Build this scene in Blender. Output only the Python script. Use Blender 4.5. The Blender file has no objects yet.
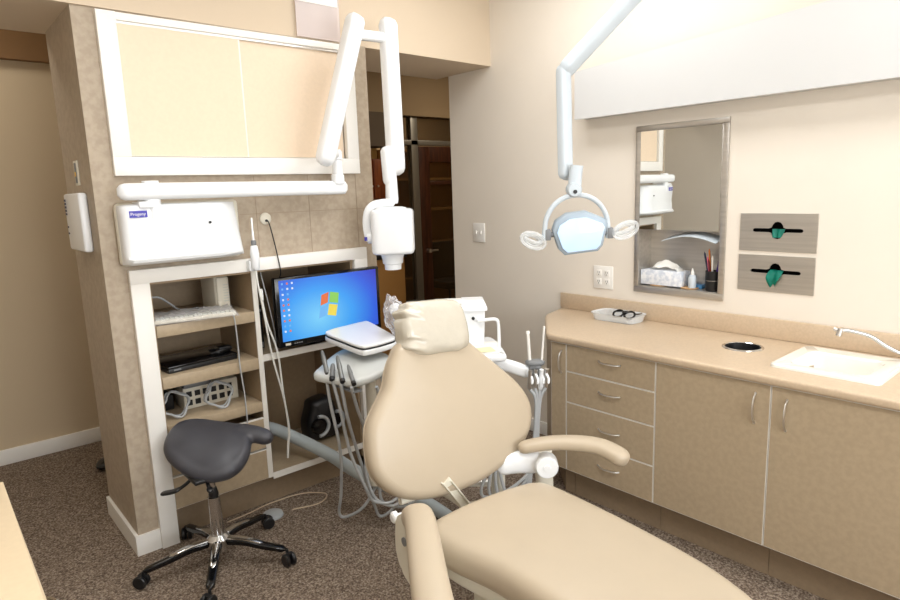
import bpy, bmesh, math, random
from mathutils import Vector, Matrix, noise
random.seed(7)
sc = bpy.context.scene
COL = sc.collection
PI = math.pi

# ------------------------------------------------------------ materials
def lin(c):
    return tuple((v/255/12.92 if v/255 <= .04045 else ((v/255+.055)/1.055)**2.4) for v in c)

def mat(name, rgb, rough=.5, metal=0.0, noise_amt=0.0, nscale=20, bump=0.0, bscale=200, coat=0.0,
        trans=0.0, alpha=1.0, emit=None, estr=0.0, stretch=None, spec=.5, rgb2=None, ndetail=4):
    m = bpy.data.materials.new(name); m.use_nodes = True
    nt = m.node_tree; N = nt.nodes; L = nt.links
    p = N['Principled BSDF']
    base = lin(rgb)
    p.inputs['Roughness'].default_value = rough
    p.inputs['Metallic'].default_value = metal
    p.inputs['Specular IOR Level'].default_value = spec
    p.inputs['Coat Weight'].default_value = coat
    p.inputs['Transmission Weight'].default_value = trans
    p.inputs['Alpha'].default_value = alpha
    tc = N.new('ShaderNodeTexCoord'); mp = N.new('ShaderNodeMapping')
    L.new(tc.outputs['Object'], mp.inputs['Vector'])
    if stretch: mp.inputs['Scale'].default_value = stretch
    nz = N.new('ShaderNodeTexNoise'); nz.inputs['Scale'].default_value = nscale; nz.inputs['Detail'].default_value = ndetail
    L.new(mp.outputs['Vector'], nz.inputs['Vector'])
    mix = N.new('ShaderNodeMix'); mix.data_type = 'RGBA'
    c2 = lin(rgb2) if rgb2 else tuple(max(0, v*(1-noise_amt)) for v in base)
    mix.inputs[6].default_value = (*base, 1); mix.inputs[7].default_value = (*c2, 1)
    if rgb2 or noise_amt:
        rp = N.new('ShaderNodeValToRGB'); rp.color_ramp.elements[0].position = .38; rp.color_ramp.elements[1].position = .62
        L.new(nz.outputs['Fac'], rp.inputs['Fac']); L.new(rp.outputs['Color'], mix.inputs[0])
    else:
        mix.inputs[0].default_value = 0
    L.new(mix.outputs[2], p.inputs['Base Color'])
    if bump:
        n2 = N.new('ShaderNodeTexNoise'); n2.inputs['Scale'].default_value = bscale; n2.inputs['Detail'].default_value = 3
        L.new(mp.outputs['Vector'], n2.inputs['Vector'])
        b = N.new('ShaderNodeBump'); b.inputs['Strength'].default_value = bump; b.inputs['Distance'].default_value = .004
        L.new(n2.outputs['Fac'], b.inputs['Height']); L.new(b.outputs['Normal'], p.inputs['Normal'])
    if emit:
        p.inputs['Emission Color'].default_value = (*lin(emit), 1); p.inputs['Emission Strength'].default_value = estr
    return m

def glassy(name, rgb, alpha=.25, rough=.1):
    """thin clear plastic: a mix of transparent and glossy"""
    m = bpy.data.materials.new(name); m.use_nodes = True
    nt = m.node_tree; N = nt.nodes; L = nt.links
    p = N['Principled BSDF']; p.inputs['Base Color'].default_value = (*lin(rgb), 1); p.inputs['Roughness'].default_value = rough
    tr = N.new('ShaderNodeBsdfTransparent'); tr.inputs[0].default_value = (.97, .97, .97, 1)
    mx = N.new('ShaderNodeMixShader')
    fr = N.new('ShaderNodeLayerWeight'); fr.inputs[0].default_value = .35
    mr = N.new('ShaderNodeMapRange'); mr.inputs[3].default_value = alpha; mr.inputs[4].default_value = min(1, alpha+.55)
    L.new(fr.outputs['Facing'], mr.inputs[0]); L.new(mr.outputs[0], mx.inputs[0])
    L.new(tr.outputs[0], mx.inputs[1]); L.new(p.outputs[0], mx.inputs[2])
    L.new(mx.outputs[0], N['Material Output'].inputs['Surface'])
    nz = N.new('ShaderNodeTexNoise'); nz.inputs['Scale'].default_value = 40
    tc = N.new('ShaderNodeTexCoord'); L.new(tc.outputs['Object'], nz.inputs['Vector'])
    b = N.new('ShaderNodeBump'); b.inputs['Strength'].default_value = .2; L.new(nz.outputs['Fac'], b.inputs['Height']); L.new(b.outputs['Normal'], p.inputs['Normal'])
    return m

M = {}
M['wall'] = mat('beige_wall_paint', (232, 223, 210), .75, bump=.06, bscale=150, noise_amt=.02, nscale=3)
M['soffit'] = mat('tan_soffit_paint', (212, 194, 170), .8, bump=.05, bscale=150)
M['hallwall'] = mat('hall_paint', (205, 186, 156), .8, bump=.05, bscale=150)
M['band'] = mat('amber_paint_band', (128, 95, 58), .7)
M['ceiling'] = mat('ceiling_tile_white', (236, 234, 228), .9, bump=.3, bscale=120)
M['white'] = mat('white_trim_paint', (240, 237, 231), .45)
M['plastic'] = mat('white_equipment_plastic', (240, 242, 244), .3, coat=.2)
M['plasticblue'] = mat('cool_white_lamp_plastic', (196, 205, 212), .35)
M['offwhite'] = mat('off_white_plastic', (222, 216, 200), .45)
M['cream'] = mat('cream_equipment_paint', (224, 219, 204), .4)
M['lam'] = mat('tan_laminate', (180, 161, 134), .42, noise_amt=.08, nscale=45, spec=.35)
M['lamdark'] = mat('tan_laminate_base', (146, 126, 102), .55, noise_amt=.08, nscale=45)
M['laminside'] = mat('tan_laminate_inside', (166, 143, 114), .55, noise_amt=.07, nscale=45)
M['doorcream'] = mat('cream_sliding_door', (234, 212, 186), .5, noise_amt=.03, nscale=60)
M['worktop'] = mat('beige_worktop_laminate', (206, 184, 157), .32, noise_amt=.07, nscale=90, spec=.4)
M['edge'] = mat('white_edge_banding', (232, 228, 220), .5)
M['steel'] = mat('brushed_steel', (200, 195, 188), .38, .85, noise_amt=.12, nscale=60, stretch=(1, .04, 1))
M['hpmetal'] = mat('dark_handpiece_metal', (128, 130, 130), .38, .5)
M['chrome'] = mat('chrome', (205, 205, 205), .12, 1.0)
M['satin'] = mat('satin_nickel', (225, 223, 220), .32, 1.0)
M['mirror'] = mat('mirror_glass', (232, 234, 232), .01, 1.0)
M['black'] = mat('black_plastic', (22, 22, 24), .4)
M['blackgloss'] = mat('black_gloss_plastic', (12, 12, 14), .15)
M['dark'] = mat('dark_void', (14, 13, 12), .9)
M['greyplastic'] = mat('grey_plastic', (120, 122, 124), .4)
M['lgrey'] = mat('light_grey_hose_rubber', (172, 176, 178), .4)
M['hose'] = mat('grey_hose_rubber', (178, 181, 183), .45)
M['umb'] = mat('grey_umbilical_vinyl', (178, 187, 190), .45)
M['whitecord'] = mat('white_cord', (225, 225, 220), .45)
M['stool'] = mat('charcoal_vinyl', (66, 66, 72), .42, bump=.12, bscale=350, noise_amt=.06, nscale=15)
M['up'] = mat('tan_upholstery_vinyl', (187, 172, 150), .34, bump=.05, bscale=260, noise_amt=.025, nscale=8, spec=.45)
M['ceram'] = mat('white_sink_enamel', (240, 237, 228), .12, coat=.5)
M['bag'] = mat('milky_plastic_cover', (200, 193, 178), .18, bump=.6, bscale=26, coat=.4, noise_amt=.05, nscale=14)
M['paper'] = mat('paper_white', (242, 240, 234), .8)
M['paperyellow'] = mat('yellow_pad', (240, 226, 180), .8)
M['clear'] = glassy('clear_plastic', (240, 244, 246), .28)
M['clearwrap'] = glassy('clear_plastic_wrap', (232, 230, 232), .20, .08)
M['clearthin'] = glassy('thin_clear_wrap', (232, 230, 232), .10, .12)
M['valance'] = mat('pale_grey_valance_paint', (208, 208, 207), .5)
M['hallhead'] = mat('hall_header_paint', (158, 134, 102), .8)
M['sleeve'] = glassy('translucent_sleeve', (236, 222, 218), .45, .3)
M['teal'] = mat('teal_glove_latex', (20, 150, 128), .45, bump=.4, bscale=60)
M['tissue'] = mat('tissue_box_print', (238, 240, 244), .6, rgb2=(205, 212, 224), nscale=38)
M['blue'] = mat('blue_label', (62, 58, 170), .4)
M['bluebin'] = mat('blue_tray', (70, 130, 180), .4)
M['woodtan'] = mat('tan_wood_disc', (205, 165, 120), .5)
M['yellow'] = mat('yellow_plastic', (235, 190, 50), .4)
M['orange'] = mat('orange_plastic', (230, 130, 40), .4)
M['purple'] = mat('purple_plastic', (80, 50, 140), .4)
M['pink'] = mat('pink_plastic', (225, 110, 140), .4)
M['darkred'] = mat('dark_red_plastic', (110, 25, 35), .4)
M['navy'] = mat('navy_plastic', (45, 50, 80), .4)
M['mahog'] = mat('mahogany_wood', (86, 46, 28), .35, rgb2=(62, 32, 20), nscale=6, stretch=(6, 6, .6))
M['redwood'] = mat('red_brown_wood', (150, 78, 36), .4, rgb2=(120, 58, 26), nscale=6, stretch=(6, 6, .6))
M['alum'] = mat('aluminium_frame', (150, 145, 135), .4, .6)
M['darkglass'] = mat('dark_glass', (40, 34, 26), .06, 0, spec=.8)
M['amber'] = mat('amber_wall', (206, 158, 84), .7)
M['oak'] = mat('oak_counter', (176, 128, 70), .5)
M['lighthead'] = mat('operating_light_lens', (190, 214, 235), .12, coat=1, emit=(170, 205, 245), estr=.35)
M['lamp'] = mat('ceiling_light_diffuser', (255, 252, 245), .5, emit=(255, 252, 248), estr=2)
M['keys'] = mat('pale_keys', (205, 205, 196), .5)

# taupe panelled wall finish with fine joints
def panel_mat():
    m = mat('taupe_wall_panel', (180, 165, 145), .6, rgb2=(169, 153, 133), nscale=34, bump=.05, ndetail=8)
    return m
M['taupe'] = panel_mat()

def carpet_mat():
    m = bpy.data.materials.new('brown_loop_carpet'); m.use_nodes = True
    nt = m.node_tree; N = nt.nodes; L = nt.links; p = N['Principled BSDF']
    p.inputs['Roughness'].default_value = .95; p.inputs['Specular IOR Level'].default_value = .1
    tc = N.new('ShaderNodeTexCoord')
    n1 = N.new('ShaderNodeTexNoise'); n1.inputs['Scale'].default_value = 130; n1.inputs['Detail'].default_value = 4
    n2 = N.new('ShaderNodeTexNoise'); n2.inputs['Scale'].default_value = 3
    v = N.new('ShaderNodeTexVoronoi'); v.inputs['Scale'].default_value = 170
    for n in (n1, n2, v): L.new(tc.outputs['Object'], n.inputs['Vector'])
    rp = N.new('ShaderNodeValToRGB'); e = rp.color_ramp.elements
    e[0].position = .36; e[0].color = (*lin((92, 78, 67)), 1); e[1].position = .66; e[1].color = (*lin((172, 157, 141)), 1)
    k = e.new(.5); k.color = (*lin((130, 114, 99)), 1)
    L.new(n1.outputs['Fac'], rp.inputs['Fac'])
    mx = N.new('ShaderNodeMix'); mx.data_type = 'RGBA'; mx.blend_type = 'MULTIPLY'; mx.inputs[0].default_value = .3
    L.new(rp.outputs['Color'], mx.inputs[6]); L.new(n2.outputs['Color'], mx.inputs[7])
    L.new(rp.outputs['Color'], p.inputs['Base Color'])
    b = N.new('ShaderNodeBump'); b.inputs['Strength'].default_value = .8; b.inputs['Distance'].default_value = .006
    L.new(v.outputs['Distance'], b.inputs['Height']); L.new(b.outputs['Normal'], p.inputs['Normal'])
    return m
M['carpet'] = carpet_mat()

def screen_mat():
    m = bpy.data.materials.new('monitor_desktop'); m.use_nodes = True
    nt = m.node_tree; N = nt.nodes; L = nt.links; p = N['Principled BSDF']
    p.inputs['Base Color'].default_value = (.01, .01, .02, 1); p.inputs['Roughness'].default_value = .3
    tc = N.new('ShaderNodeTexCoord'); mp = N.new('ShaderNodeMapping')
    L.new(tc.outputs['Object'], mp.inputs['Vector'])
    # object space of the monitor: x across, z up; glow centre in lower middle
    mp.inputs['Location'].default_value = (.15, 0, -.42); mp.inputs['Scale'].default_value = (2.0, 0, 2.6)
    g = N.new('ShaderNodeVectorMath'); g.operation = 'LENGTH'; L.new(mp.outputs['Vector'], g.inputs[0])
    rp = N.new('ShaderNodeValToRGB'); e = rp.color_ramp.elements
    e[0].position = 0; e[0].color = (*lin((130, 215, 255)), 1); e[1].position = .95; e[1].color = (*lin((52, 50, 190)), 1)
    k = e.new(.4); k.color = (*lin((62, 165, 250)), 1); k = e.new(.7); k.color = (*lin((45, 100, 228)), 1)
    L.new(g.outputs['Value'], rp.inputs['Fac']); L.new(rp.outputs['Color'], p.inputs['Emission Color'])
    p.inputs['Emission Strength'].default_value = .9
    return m
M['screen'] = screen_mat()
def glow(name, rgb, s=.9): return mat(name, (5, 5, 5), .4, emit=rgb, estr=s)
M['g_red'] = glow('screen_red', (240, 120, 70)); M['g_green'] = glow('screen_green', (150, 215, 100))
M['g_blue'] = glow('screen_blue', (120, 190, 250)); M['g_yellow'] = glow('screen_yellow', (250, 225, 90)); M['g_white'] = glow('screen_white', (235, 240, 250))

# ------------------------------------------------------------ geometry helpers
class B:
    def __init__(s, T=None):
        s.bm = bmesh.new(); s.mi = 0; s.T = T
    def _v(s, p):
        p = Vector(p)
        if s.T: p = s.T @ p
        return s.bm.verts.new(p)
    def face(s, vs):
        try:
            f = s.bm.faces.new(vs); f.material_index = s.mi; f.smooth = True; return f
        except ValueError: return None
    def box(s, x0, y0, z0, x1, y1, z1, bev=0.0, seg=2, R=None):
        n0 = len(s.bm.verts)
        c = Vector(((x0+x1)/2, (y0+y1)/2, (z0+z1)/2))
        vs = []
        for z in (z0, z1):
            for x, y in ((x0, y0), (x1, y0), (x1, y1), (x0, y1)):
                p = Vector((x, y, z))
                if R: p = c + R @ (p-c)
                vs.append(s._v(p))
        fs = []
        for q in ((3, 2, 1, 0), (4, 5, 6, 7), (0, 1, 5, 4), (1, 2, 6, 5), (2, 3, 7, 6), (3, 0, 4, 7)):
            fs.append(s.face([vs[i] for i in q]))
        if bev > 0:
            ed = set(e for f in fs for e in f.edges)
            r = bmesh.ops.bevel(s.bm, geom=list(ed), offset=bev, segments=seg, affect='EDGES', profile=.5)
            for f in r['faces']: f.material_index = s.mi; f.smooth = True
        return s
    def ring(s, c, ax, u, r, n, ry=None):
        w = ax.cross(u); ry = r if ry is None else ry
        return [s._v(c + u*(r*math.cos(2*PI*i/n)) + w*(ry*math.sin(2*PI*i/n))) for i in range(n)]
    def join(s, a, b):
        n = len(a)
        for i in range(n): s.face([a[i], a[(i+1) % n], b[(i+1) % n], b[i]])
    def cyl(s, p0, p1, r0, r1=None, n=24, cap=True):
        p0 = Vector(p0); p1 = Vector(p1); r1 = r0 if r1 is None else r1
        ax = (p1-p0).normalized(); u = ax.orthogonal().normalized()
        a = s.ring(p0, ax, u, r0, n); b = s.ring(p1, ax, u, r1, n); s.join(a, b)
        if cap: s.face(a[::-1]); s.face(b)
        return s
    def lathe(s, prof, base=(0, 0, 0), ax=(0, 0, 1), n=32, cap=True):
        """prof: (radius, distance along axis)"""
        base = Vector(base); ax = Vector(ax).normalized(); u = ax.orthogonal().normalized()
        prev = None; first = None
        for r, h in prof:
            R = s.ring(base+ax*h, ax, u, max(r, .0004), n)
            if prev: s.join(prev, R)
            else: first = R
            prev = R
        if cap: s.face(first[::-1]); s.face(prev)
        return s
    def spline(s, pts, sub=6, closed=False):
        P = [Vector(p) for p in pts]; n = len(P); out = []
        rng = range(n) if closed else range(n-1)
        for i in rng:
            if closed: a, b, c, d = P[(i-1) % n], P[i], P[(i+1) % n], P[(i+2) % n]
            else: a, b, c, d = P[max(i-1, 0)], P[i], P[i+1], P[min(i+2, n-1)]
            for k in range(sub):
                t = k/sub
                out.append(.5*((2*b)+(c-a)*t+(2*a-5*b+4*c-d)*t*t+(3*b-a-3*c+d)*t**3))
        if not closed: out.append(P[-1])
        return out
    def tube(s, pts, r, n=10, smooth=True, sub=6, closed=False):
        P = s.spline(pts, sub, closed) if smooth else [Vector(p) for p in pts]
        m = len(P); prev = None; u = None; first = None
        for i, p in enumerate(P):
            if closed: t = (P[(i+1) % m]-P[i-1]).normalized()
            else: t = (P[min(i+1, m-1)]-P[max(i-1, 0)]).normalized()
            if u is None: u = t.orthogonal().normalized()
            else:
                u = (u - t*u.dot(t))
                u = u.normalized() if u.length > 1e-6 else t.orthogonal().normalized()
            rr = r(i/(m-1)) if callable(r) else r
            R = s.ring(p, t, u, rr, n)
            if prev: s.join(prev, R)
            else: first = R
            prev = R
        if closed: s.join(prev, first)
        else: s.face(first[::-1]); s.face(prev)
        return s
    def sweep(s, pts, rx, rz, up=(0, 0, 1), n=20, sub=8, ends=True, power=.75):
        """superelliptic section, rounded ends"""
        P = s.spline(pts, sub); m = len(P); up = Vector(up); prev = None; first = None
        L = [0]
        for i in range(1, m): L.append(L[-1]+(P[i]-P[i-1]).length)
        for i, p in enumerate(P):
            t = (P[min(i+1, m-1)]-P[max(i-1, 0)]).normalized()
            x = t.cross(up).normalized(); z = x.cross(t)
            a = rx(L[i]/L[-1]) if callable(rx) else rx; b = rz(L[i]/L[-1]) if callable(rz) else rz
            k = 1
            if ends:
                d = min(L[i], L[-1]-L[i]); e = max(a, b)
                if d < e: k = math.sqrt(max(0, 1-((e-d)/e)**2))
                k = max(k, .12)
            R = []
            for j in range(n):
                th = 2*PI*j/n; c, q = math.cos(th), math.sin(th)
                R.append(s._v(p + x*(a*k*math.copysign(abs(c)**power, c)) + z*(b*(.35+.65*k)*math.copysign(abs(q)**power, q))))
            if prev: s.join(prev, R)
            else: first = R
            prev = R
        s.face(first[::-1]); s.face(prev)
        return s
    def prism(s, poly, z0, z1, fn=None, bev=0.0, seg=2):
        """poly 2D extruded between z0, z1; fn maps (x, y, z) to space"""
        fn = fn or (lambda x, y, z: (x, y, z))
        a = [s._v(fn(x, y, z0)) for x, y in poly]; b = [s._v(fn(x, y, z1)) for x, y in poly]
        fs = [s.face(a[::-1]), s.face(b)]
        n = len(a)
        for i in range(n): fs.append(s.face([a[i], a[(i+1) % n], b[(i+1) % n], b[i]]))
        if bev:
            ed = set(e for f in fs[:2] if f for e in f.edges)
            r = bmesh.ops.bevel(s.bm, geom=list(ed), offset=bev, segments=seg, affect='EDGES', profile=.5)
            for f in r['faces']: f.material_index = s.mi; f.smooth = True
        return s
    def pad(s, outline, th, r, crown=.0, fn=None, sub=5, dish=0.0, bottom=True, jitter=None):
        """upholstered pad: outline (2D) extruded to thickness th with rounded rims of radius r, crowned top"""
        fn = fn or (lambda x, y, z: (x, y, z))
        O = [(v.x, v.y) for v in s.spline([(x, y, 0) for x, y in outline], sub, True)]
        n = len(O); cx = sum(p[0] for p in O)/n; cy = sum(p[1] for p in O)/n
        area = sum(O[i][0]*O[(i+1) % n][1]-O[(i+1) % n][0]*O[i][1] for i in range(n))
        sg = 1 if area > 0 else -1
        N = []
        for i in range(n):
            tx = O[(i+1) % n][0]-O[i-1][0]; ty = O[(i+1) % n][1]-O[i-1][1]; l = math.hypot(tx, ty) or 1
            N.append((sg*ty/l, -sg*tx/l))
        def inset(d, sc=1.0): return [(cx+(p[0]-q[0]*d-cx)*sc, cy+(p[1]-q[1]*d-cy)*sc) for p, q in zip(O, N)]
        prof = []
        K = 5
        for k in range(K+1):
            a = PI/2*k/K; prof.append((r*(1-math.sin(a)), -th/2+r-r*math.cos(a)) if False else (r*(1-math.sin(a)), -th/2+r*(1-math.cos(a))))
        for k in range(K+1):
            a = PI/2*k/K; prof.append((r*(1-math.cos(a)), th/2-r*(1-math.sin(a))))
        rings = []
        for d, z in prof: rings.append([(x, y, z) for x, y in inset(d)])
        for sc_ in (.86, .7, .5, .28, .1):
            rings.append([(x, y, th/2+crown*(1-sc_**2)-dish*(1-sc_)) for x, y in inset(r, sc_)])
        prev = None; first = None
        for R in rings:
            vs = [s._v(fn(*p)) for p in R]
            if prev: s.join(prev, vs) if sg > 0 else s.join(vs[::-1], prev[::-1])
            else: first = vs
            prev = vs
        s.face(prev if sg > 0 else prev[::-1])
        if bottom: s.face(first[::-1] if sg > 0 else first)
        return s
    def text(s, body, size, fn, depth=.0006, align='LEFT'):
        cu = bpy.data.curves.new('t', 'FONT'); cu.body = body; cu.size = size; cu.align_x = align
        cu.extrude = depth; cu.resolution_u = 3
        o = bpy.data.objects.new('t', cu); COL.objects.link(o)
        bpy.context.view_layer.update()
        me = o.to_mesh(); off = [s._v(fn(v.co.x, v.co.y, v.co.z)) for v in me.vertices]
        for p in me.polygons: s.face([off[i] for i in p.vertices])
        o.to_mesh_clear(); bpy.data.objects.remove(o); bpy.data.curves.remove(cu)
        return s

def root_matrix(o):
    return Matrix.Translation(o.location) @ o.rotation_euler.to_matrix().to_4x4()

def obj(name, b, mats, parent=None, world=True, angle=38, flat=False, recalc=True, origin=None):
    bm = b.bm
    if recalc: bmesh.ops.recalc_face_normals(bm, faces=bm.faces[:])
    me = bpy.data.meshes.new(name)
    o = bpy.data.objects.new(name, me)
    if parent is not None:
        r = parent
        while r.parent: r = r.parent
        if world: bm.transform(root_matrix(r).inverted())
        o.parent = parent
    else:
        if origin is None:
            xs = [v.co for v in bm.verts]
            origin = Vector(((min(v.x for v in xs)+max(v.x for v in xs))/2, (min(v.y for v in xs)+max(v.y for v in xs))/2, min(v.z for v in xs)))
        origin = Vector(origin)
        bm.transform(Matrix.Translation(-origin)); o.location = origin
    bm.to_mesh(me); bm.free()
    for m in (mats if isinstance(mats, (list, tuple)) else [mats]): me.materials.append(M[m] if isinstance(m, str) else m)
    me.shade_smooth()
    me.set_sharp_from_angle(angle=math.radians(angle))
    COL.objects.link(o)
    return o

def tag(o, label, cat, group=None):
    o['label'] = label; o['category'] = cat
    if group: o['group'] = group
    return o

def thing(name, label, cat, loc=(0, 0, 0), rotz=0, group=None):
    o = bpy.data.objects.new(name, None); COL.objects.link(o)
    o.location = loc; o.rotation_euler = (0, 0, rotz); o.empty_display_size = .05
    return tag(o, label, cat, group)

def struct(name, b, m, label=None):
    o = obj(name, b, m); o['kind'] = 'structure'
    if label: o['label'] = label
    return o

def boolean_cut(b, cutters):
    """subtract the cutter builders from the builder's mesh"""
    me = bpy.data.meshes.new('a'); bmesh.ops.recalc_face_normals(b.bm, faces=b.bm.faces[:]); b.bm.to_mesh(me)
    oa = bpy.data.objects.new('a', me); COL.objects.link(oa); tmp = [oa]
    for c in cutters:
        mc = bpy.data.meshes.new('c'); bmesh.ops.recalc_face_normals(c.bm, faces=c.bm.faces[:]); c.bm.to_mesh(mc)
        oc = bpy.data.objects.new('c', mc); COL.objects.link(oc); tmp.append(oc)
        md = oa.modifiers.new('b', 'BOOLEAN'); md.operation = 'DIFFERENCE'; md.solver = 'EXACT'; md.object = oc
    bpy.context.view_layer.update()
    dg = bpy.context.evaluated_depsgraph_get()
    ev = oa.evaluated_get(dg).to_mesh()
    nb = B(); nb.bm.from_mesh(ev)
    oa.evaluated_get(dg).to_mesh_clear()
    for o in tmp: bpy.data.objects.remove(o)
    for f in nb.bm.faces: f.smooth = True
    return nb

def fuse(bs, voxel, it):
    """merge closed shapes into one smooth skin"""
    bm = bmesh.new()
    for q in bs:
        bmesh.ops.recalc_face_normals(q.bm, faces=q.bm.faces[:])
        me = bpy.data.meshes.new('f'); q.bm.to_mesh(me); bm.from_mesh(me); q.bm.free()
    me = bpy.data.meshes.new('f'); bm.to_mesh(me); bm.free()
    o = bpy.data.objects.new('f', me); COL.objects.link(o)
    m = o.modifiers.new('r', 'REMESH'); m.mode = 'VOXEL'; m.voxel_size = voxel
    m = o.modifiers.new('s', 'SMOOTH'); m.iterations = it; m.factor = .5
    bpy.context.view_layer.update(); dg = bpy.context.evaluated_depsgraph_get()
    ev = o.evaluated_get(dg); nb = B(); nb.bm.from_mesh(ev.to_mesh()); ev.to_mesh_clear(); bpy.data.objects.remove(o)
    for f in nb.bm.faces: f.smooth = True
    return nb

# ------------------------------------------------------------ key dimensions
XR, YN = 3.09, 3.05
ZS = 2.457           # underside of the soffit
ZC = 3.05            # ceiling
YE = 3.51            # end of the right wall

# ------------------------------------------------------------ room
b = B(); b.box(-2.5, -2.6, -.05, 7.2, 7.6, 0); struct('floor', b, 'carpet')
b = B(); b.box(-2.5, -2.6, ZC, 7.2, 7.6, ZC+.1); struct('ceiling', b, 'ceiling')

def holes_wall(x0, x1, u0, u1, z0, z1, holes, axis='x'):
    us = sorted({u0, u1, *[h[0] for h in holes], *[h[1] for h in holes]}); zs = sorted({z0, z1, *[h[2] for h in holes], *[h[3] for h in holes]})
    bb = B()
    for i in range(len(us)-1):
        for j in range(len(zs)-1):
            cu, cz = (us[i]+us[i+1])/2, (zs[j]+zs[j+1])/2
            if any(h[0] < cu < h[1] and h[2] < cz < h[3] for h in holes): continue
            if axis == 'x': bb.box(x0, us[i], zs[j], x1, us[i+1], zs[j+1])
            else: bb.box(us[i], x0, zs[j], us[i+1], x1, zs[j+1])
    bmesh.ops.remove_doubles(bb.bm, verts=bb.bm.verts[:], dist=1e-5)
    # drop inner duplicate faces
    seen = {}
    for f in bb.bm.faces: seen.setdefault(tuple(sorted(v.index for v in f.verts)), []).append(f)
    return bb
bmv = holes_wall(XR, XR+.20, -2.6, YE, 0, ZC, [(1.475, 1.945, 1.08, 1.945), (1.055, 1.365, 1.138, 1.292), (1.055, 1.365, 1.332, 1.49)])
bmesh.ops.delete(bmv.bm, geom=[f for fs in [[f for f in bmv.bm.faces if all(len(e.link_faces) > 2 for e in f.edges)]] for f in fs], context='FACES_ONLY')
struct('wall_right', bmv, 'wall')
b = B(); b.box(-.95, -2.6, 0, -.8, 7.4, ZC); struct('wall_left', b, 'wall')
b = B(); b.box(-.8, -2.6, 0, XR, -2.45, ZC); struct('wall_behind', b, 'wall')
# soffit beam across the room
b = B(); b.prism([(-.8, 3.01), (XR, 3.083), (XR, 3.64), (-.8, 3.64)], ZS, ZC); struct('trim_soffit', b, 'soffit')
# far wall of the passage on the left
b = B(); b.box(-.8, 4.81, 0, 2.9, 4.95, ZC); struct('wall_passage', b, 'hallwall')
b = B(); b.box(-.8, 4.75, 2.535, 2.9, 4.81, ZC); struct('trim_1', b, 'band')
b = B(); b.box(-.8, 4.79, 0, 2.9, 4.81, .10, .004); struct('baseboard_passage', b, 'white')
# service wall (taupe panels) with openings
UH = (.80, 1.905, 1.847, 2.415); LH = (.81, 1.905, 0.0, 1.287)
bmv = holes_wall(YN, 3.60, .637, 2.075, 0, ZS, [UH, LH], axis='y')
bmesh.ops.delete(bmv.bm, geom=[f for f in bmv.bm.faces if all(len(e.link_faces) > 2 for e in f.edges)], context='FACES_ONLY')
struct('wall_back', bmv, 'taupe')
# fine joints between the panels (slightly raised battens of the same finish)
b = B()
for x in (1.36, 1.66, 1.96): b.box(x-.0015, YN-.0015, 1.352, x+.0015, YN+.01, 1.765)
b.box(1.27, YN-.0015, 1.57, 2.074, YN+.01, 1.573)
struct('trim_2', b, mat('panel_joint', (160, 142, 122), .6))
# baseboards
b = B(); b.prism([(.622, 3.036), (.73, 3.036), (.73, 3.0505), (.6375, 3.0505), (.6375, 3.60), (.622, 3.60)], 0, .098); struct('baseboard_back', b, 'white')
b = B(); b.box(XR-.014, 2.50, 0, XR, YE, .09, .003); struct('baseboard_right', b, 'white')
b = B(); b.box(-.8, -2.4, 0, -.786, 4.75, .1, .003); struct('baseboard_left', b, 'white')

# ------------------------------------------------------------ hallway beyond the opening
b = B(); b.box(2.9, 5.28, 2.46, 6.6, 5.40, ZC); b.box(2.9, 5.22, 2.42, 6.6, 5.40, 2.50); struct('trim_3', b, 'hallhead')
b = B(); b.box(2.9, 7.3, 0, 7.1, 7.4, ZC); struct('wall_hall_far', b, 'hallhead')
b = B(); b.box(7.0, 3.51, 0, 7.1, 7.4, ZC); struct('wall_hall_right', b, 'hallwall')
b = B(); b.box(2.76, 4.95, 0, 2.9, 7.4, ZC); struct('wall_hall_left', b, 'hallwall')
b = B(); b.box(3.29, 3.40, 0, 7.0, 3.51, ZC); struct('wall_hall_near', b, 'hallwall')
# glazed partition: grey frame, transom pane, side light and mahogany door
b = B()
for x0, x1 in ((3.74, 3.80), (4.08, 4.17), (5.30, 5.38)): b.box(x0, 5.25, 0, x1, 5.33, 2.42, .004)
b.box(3.80, 5.25, 2.13, 5.3, 5.33, 2.18, .004); b.box(3.80, 5.25, .42, 4.08, 5.33, .50, .004)
t = thing('glazed_partition', 'dark glazed partition with a grey metal frame across the far hallway', 'partition', (4.5, 5.29, 0))
obj('frame', b, 'alum', t)
b = B(); b.box(3.80, 5.285, 2.18, 5.30, 5.293, 2.42); b.box(3.80, 5.285, .5, 4.08, 5.293, 2.13)
obj('glass_pane', b, glassy('hall_glass', (60, 50, 36), .35, .05), t)
b = B(); b.box(3.80, 5.26, 0, 4.08, 5.32, .42); obj('panel', b, 'oak', t)
b = B()
for x0, x1, z0, z1 in ((4.18, 4.32, .01, 2.12), (5.12, 5.28, .01, 2.12), (4.32, 5.12, 1.96, 2.12), (4.32, 5.12, .01, .26), (4.70, 4.74, .26, 1.96), (4.32, 5.12, 1.72, 1.76)):
    b.box(x0, 5.26, z0, x1, 5.31, z1, .003)
d = obj('door_1', b, 'mahog'); d['kind'] = 'structure'
b = B(); b.box(4.32, 5.283, .26, 5.12, 5.289, 1.96); obj('glass_pane', b, glassy('door_glass', (70, 52, 30), .3, .05), d)
b = B(); b.cyl((4.25, 5.26, 1.02), (4.25, 5.21, 1.02), .022); b.cyl((4.25, 5.215, 1.02), (4.36, 5.215, 1.02), .009); obj('door_handle', b, 'satin', d)
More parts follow.
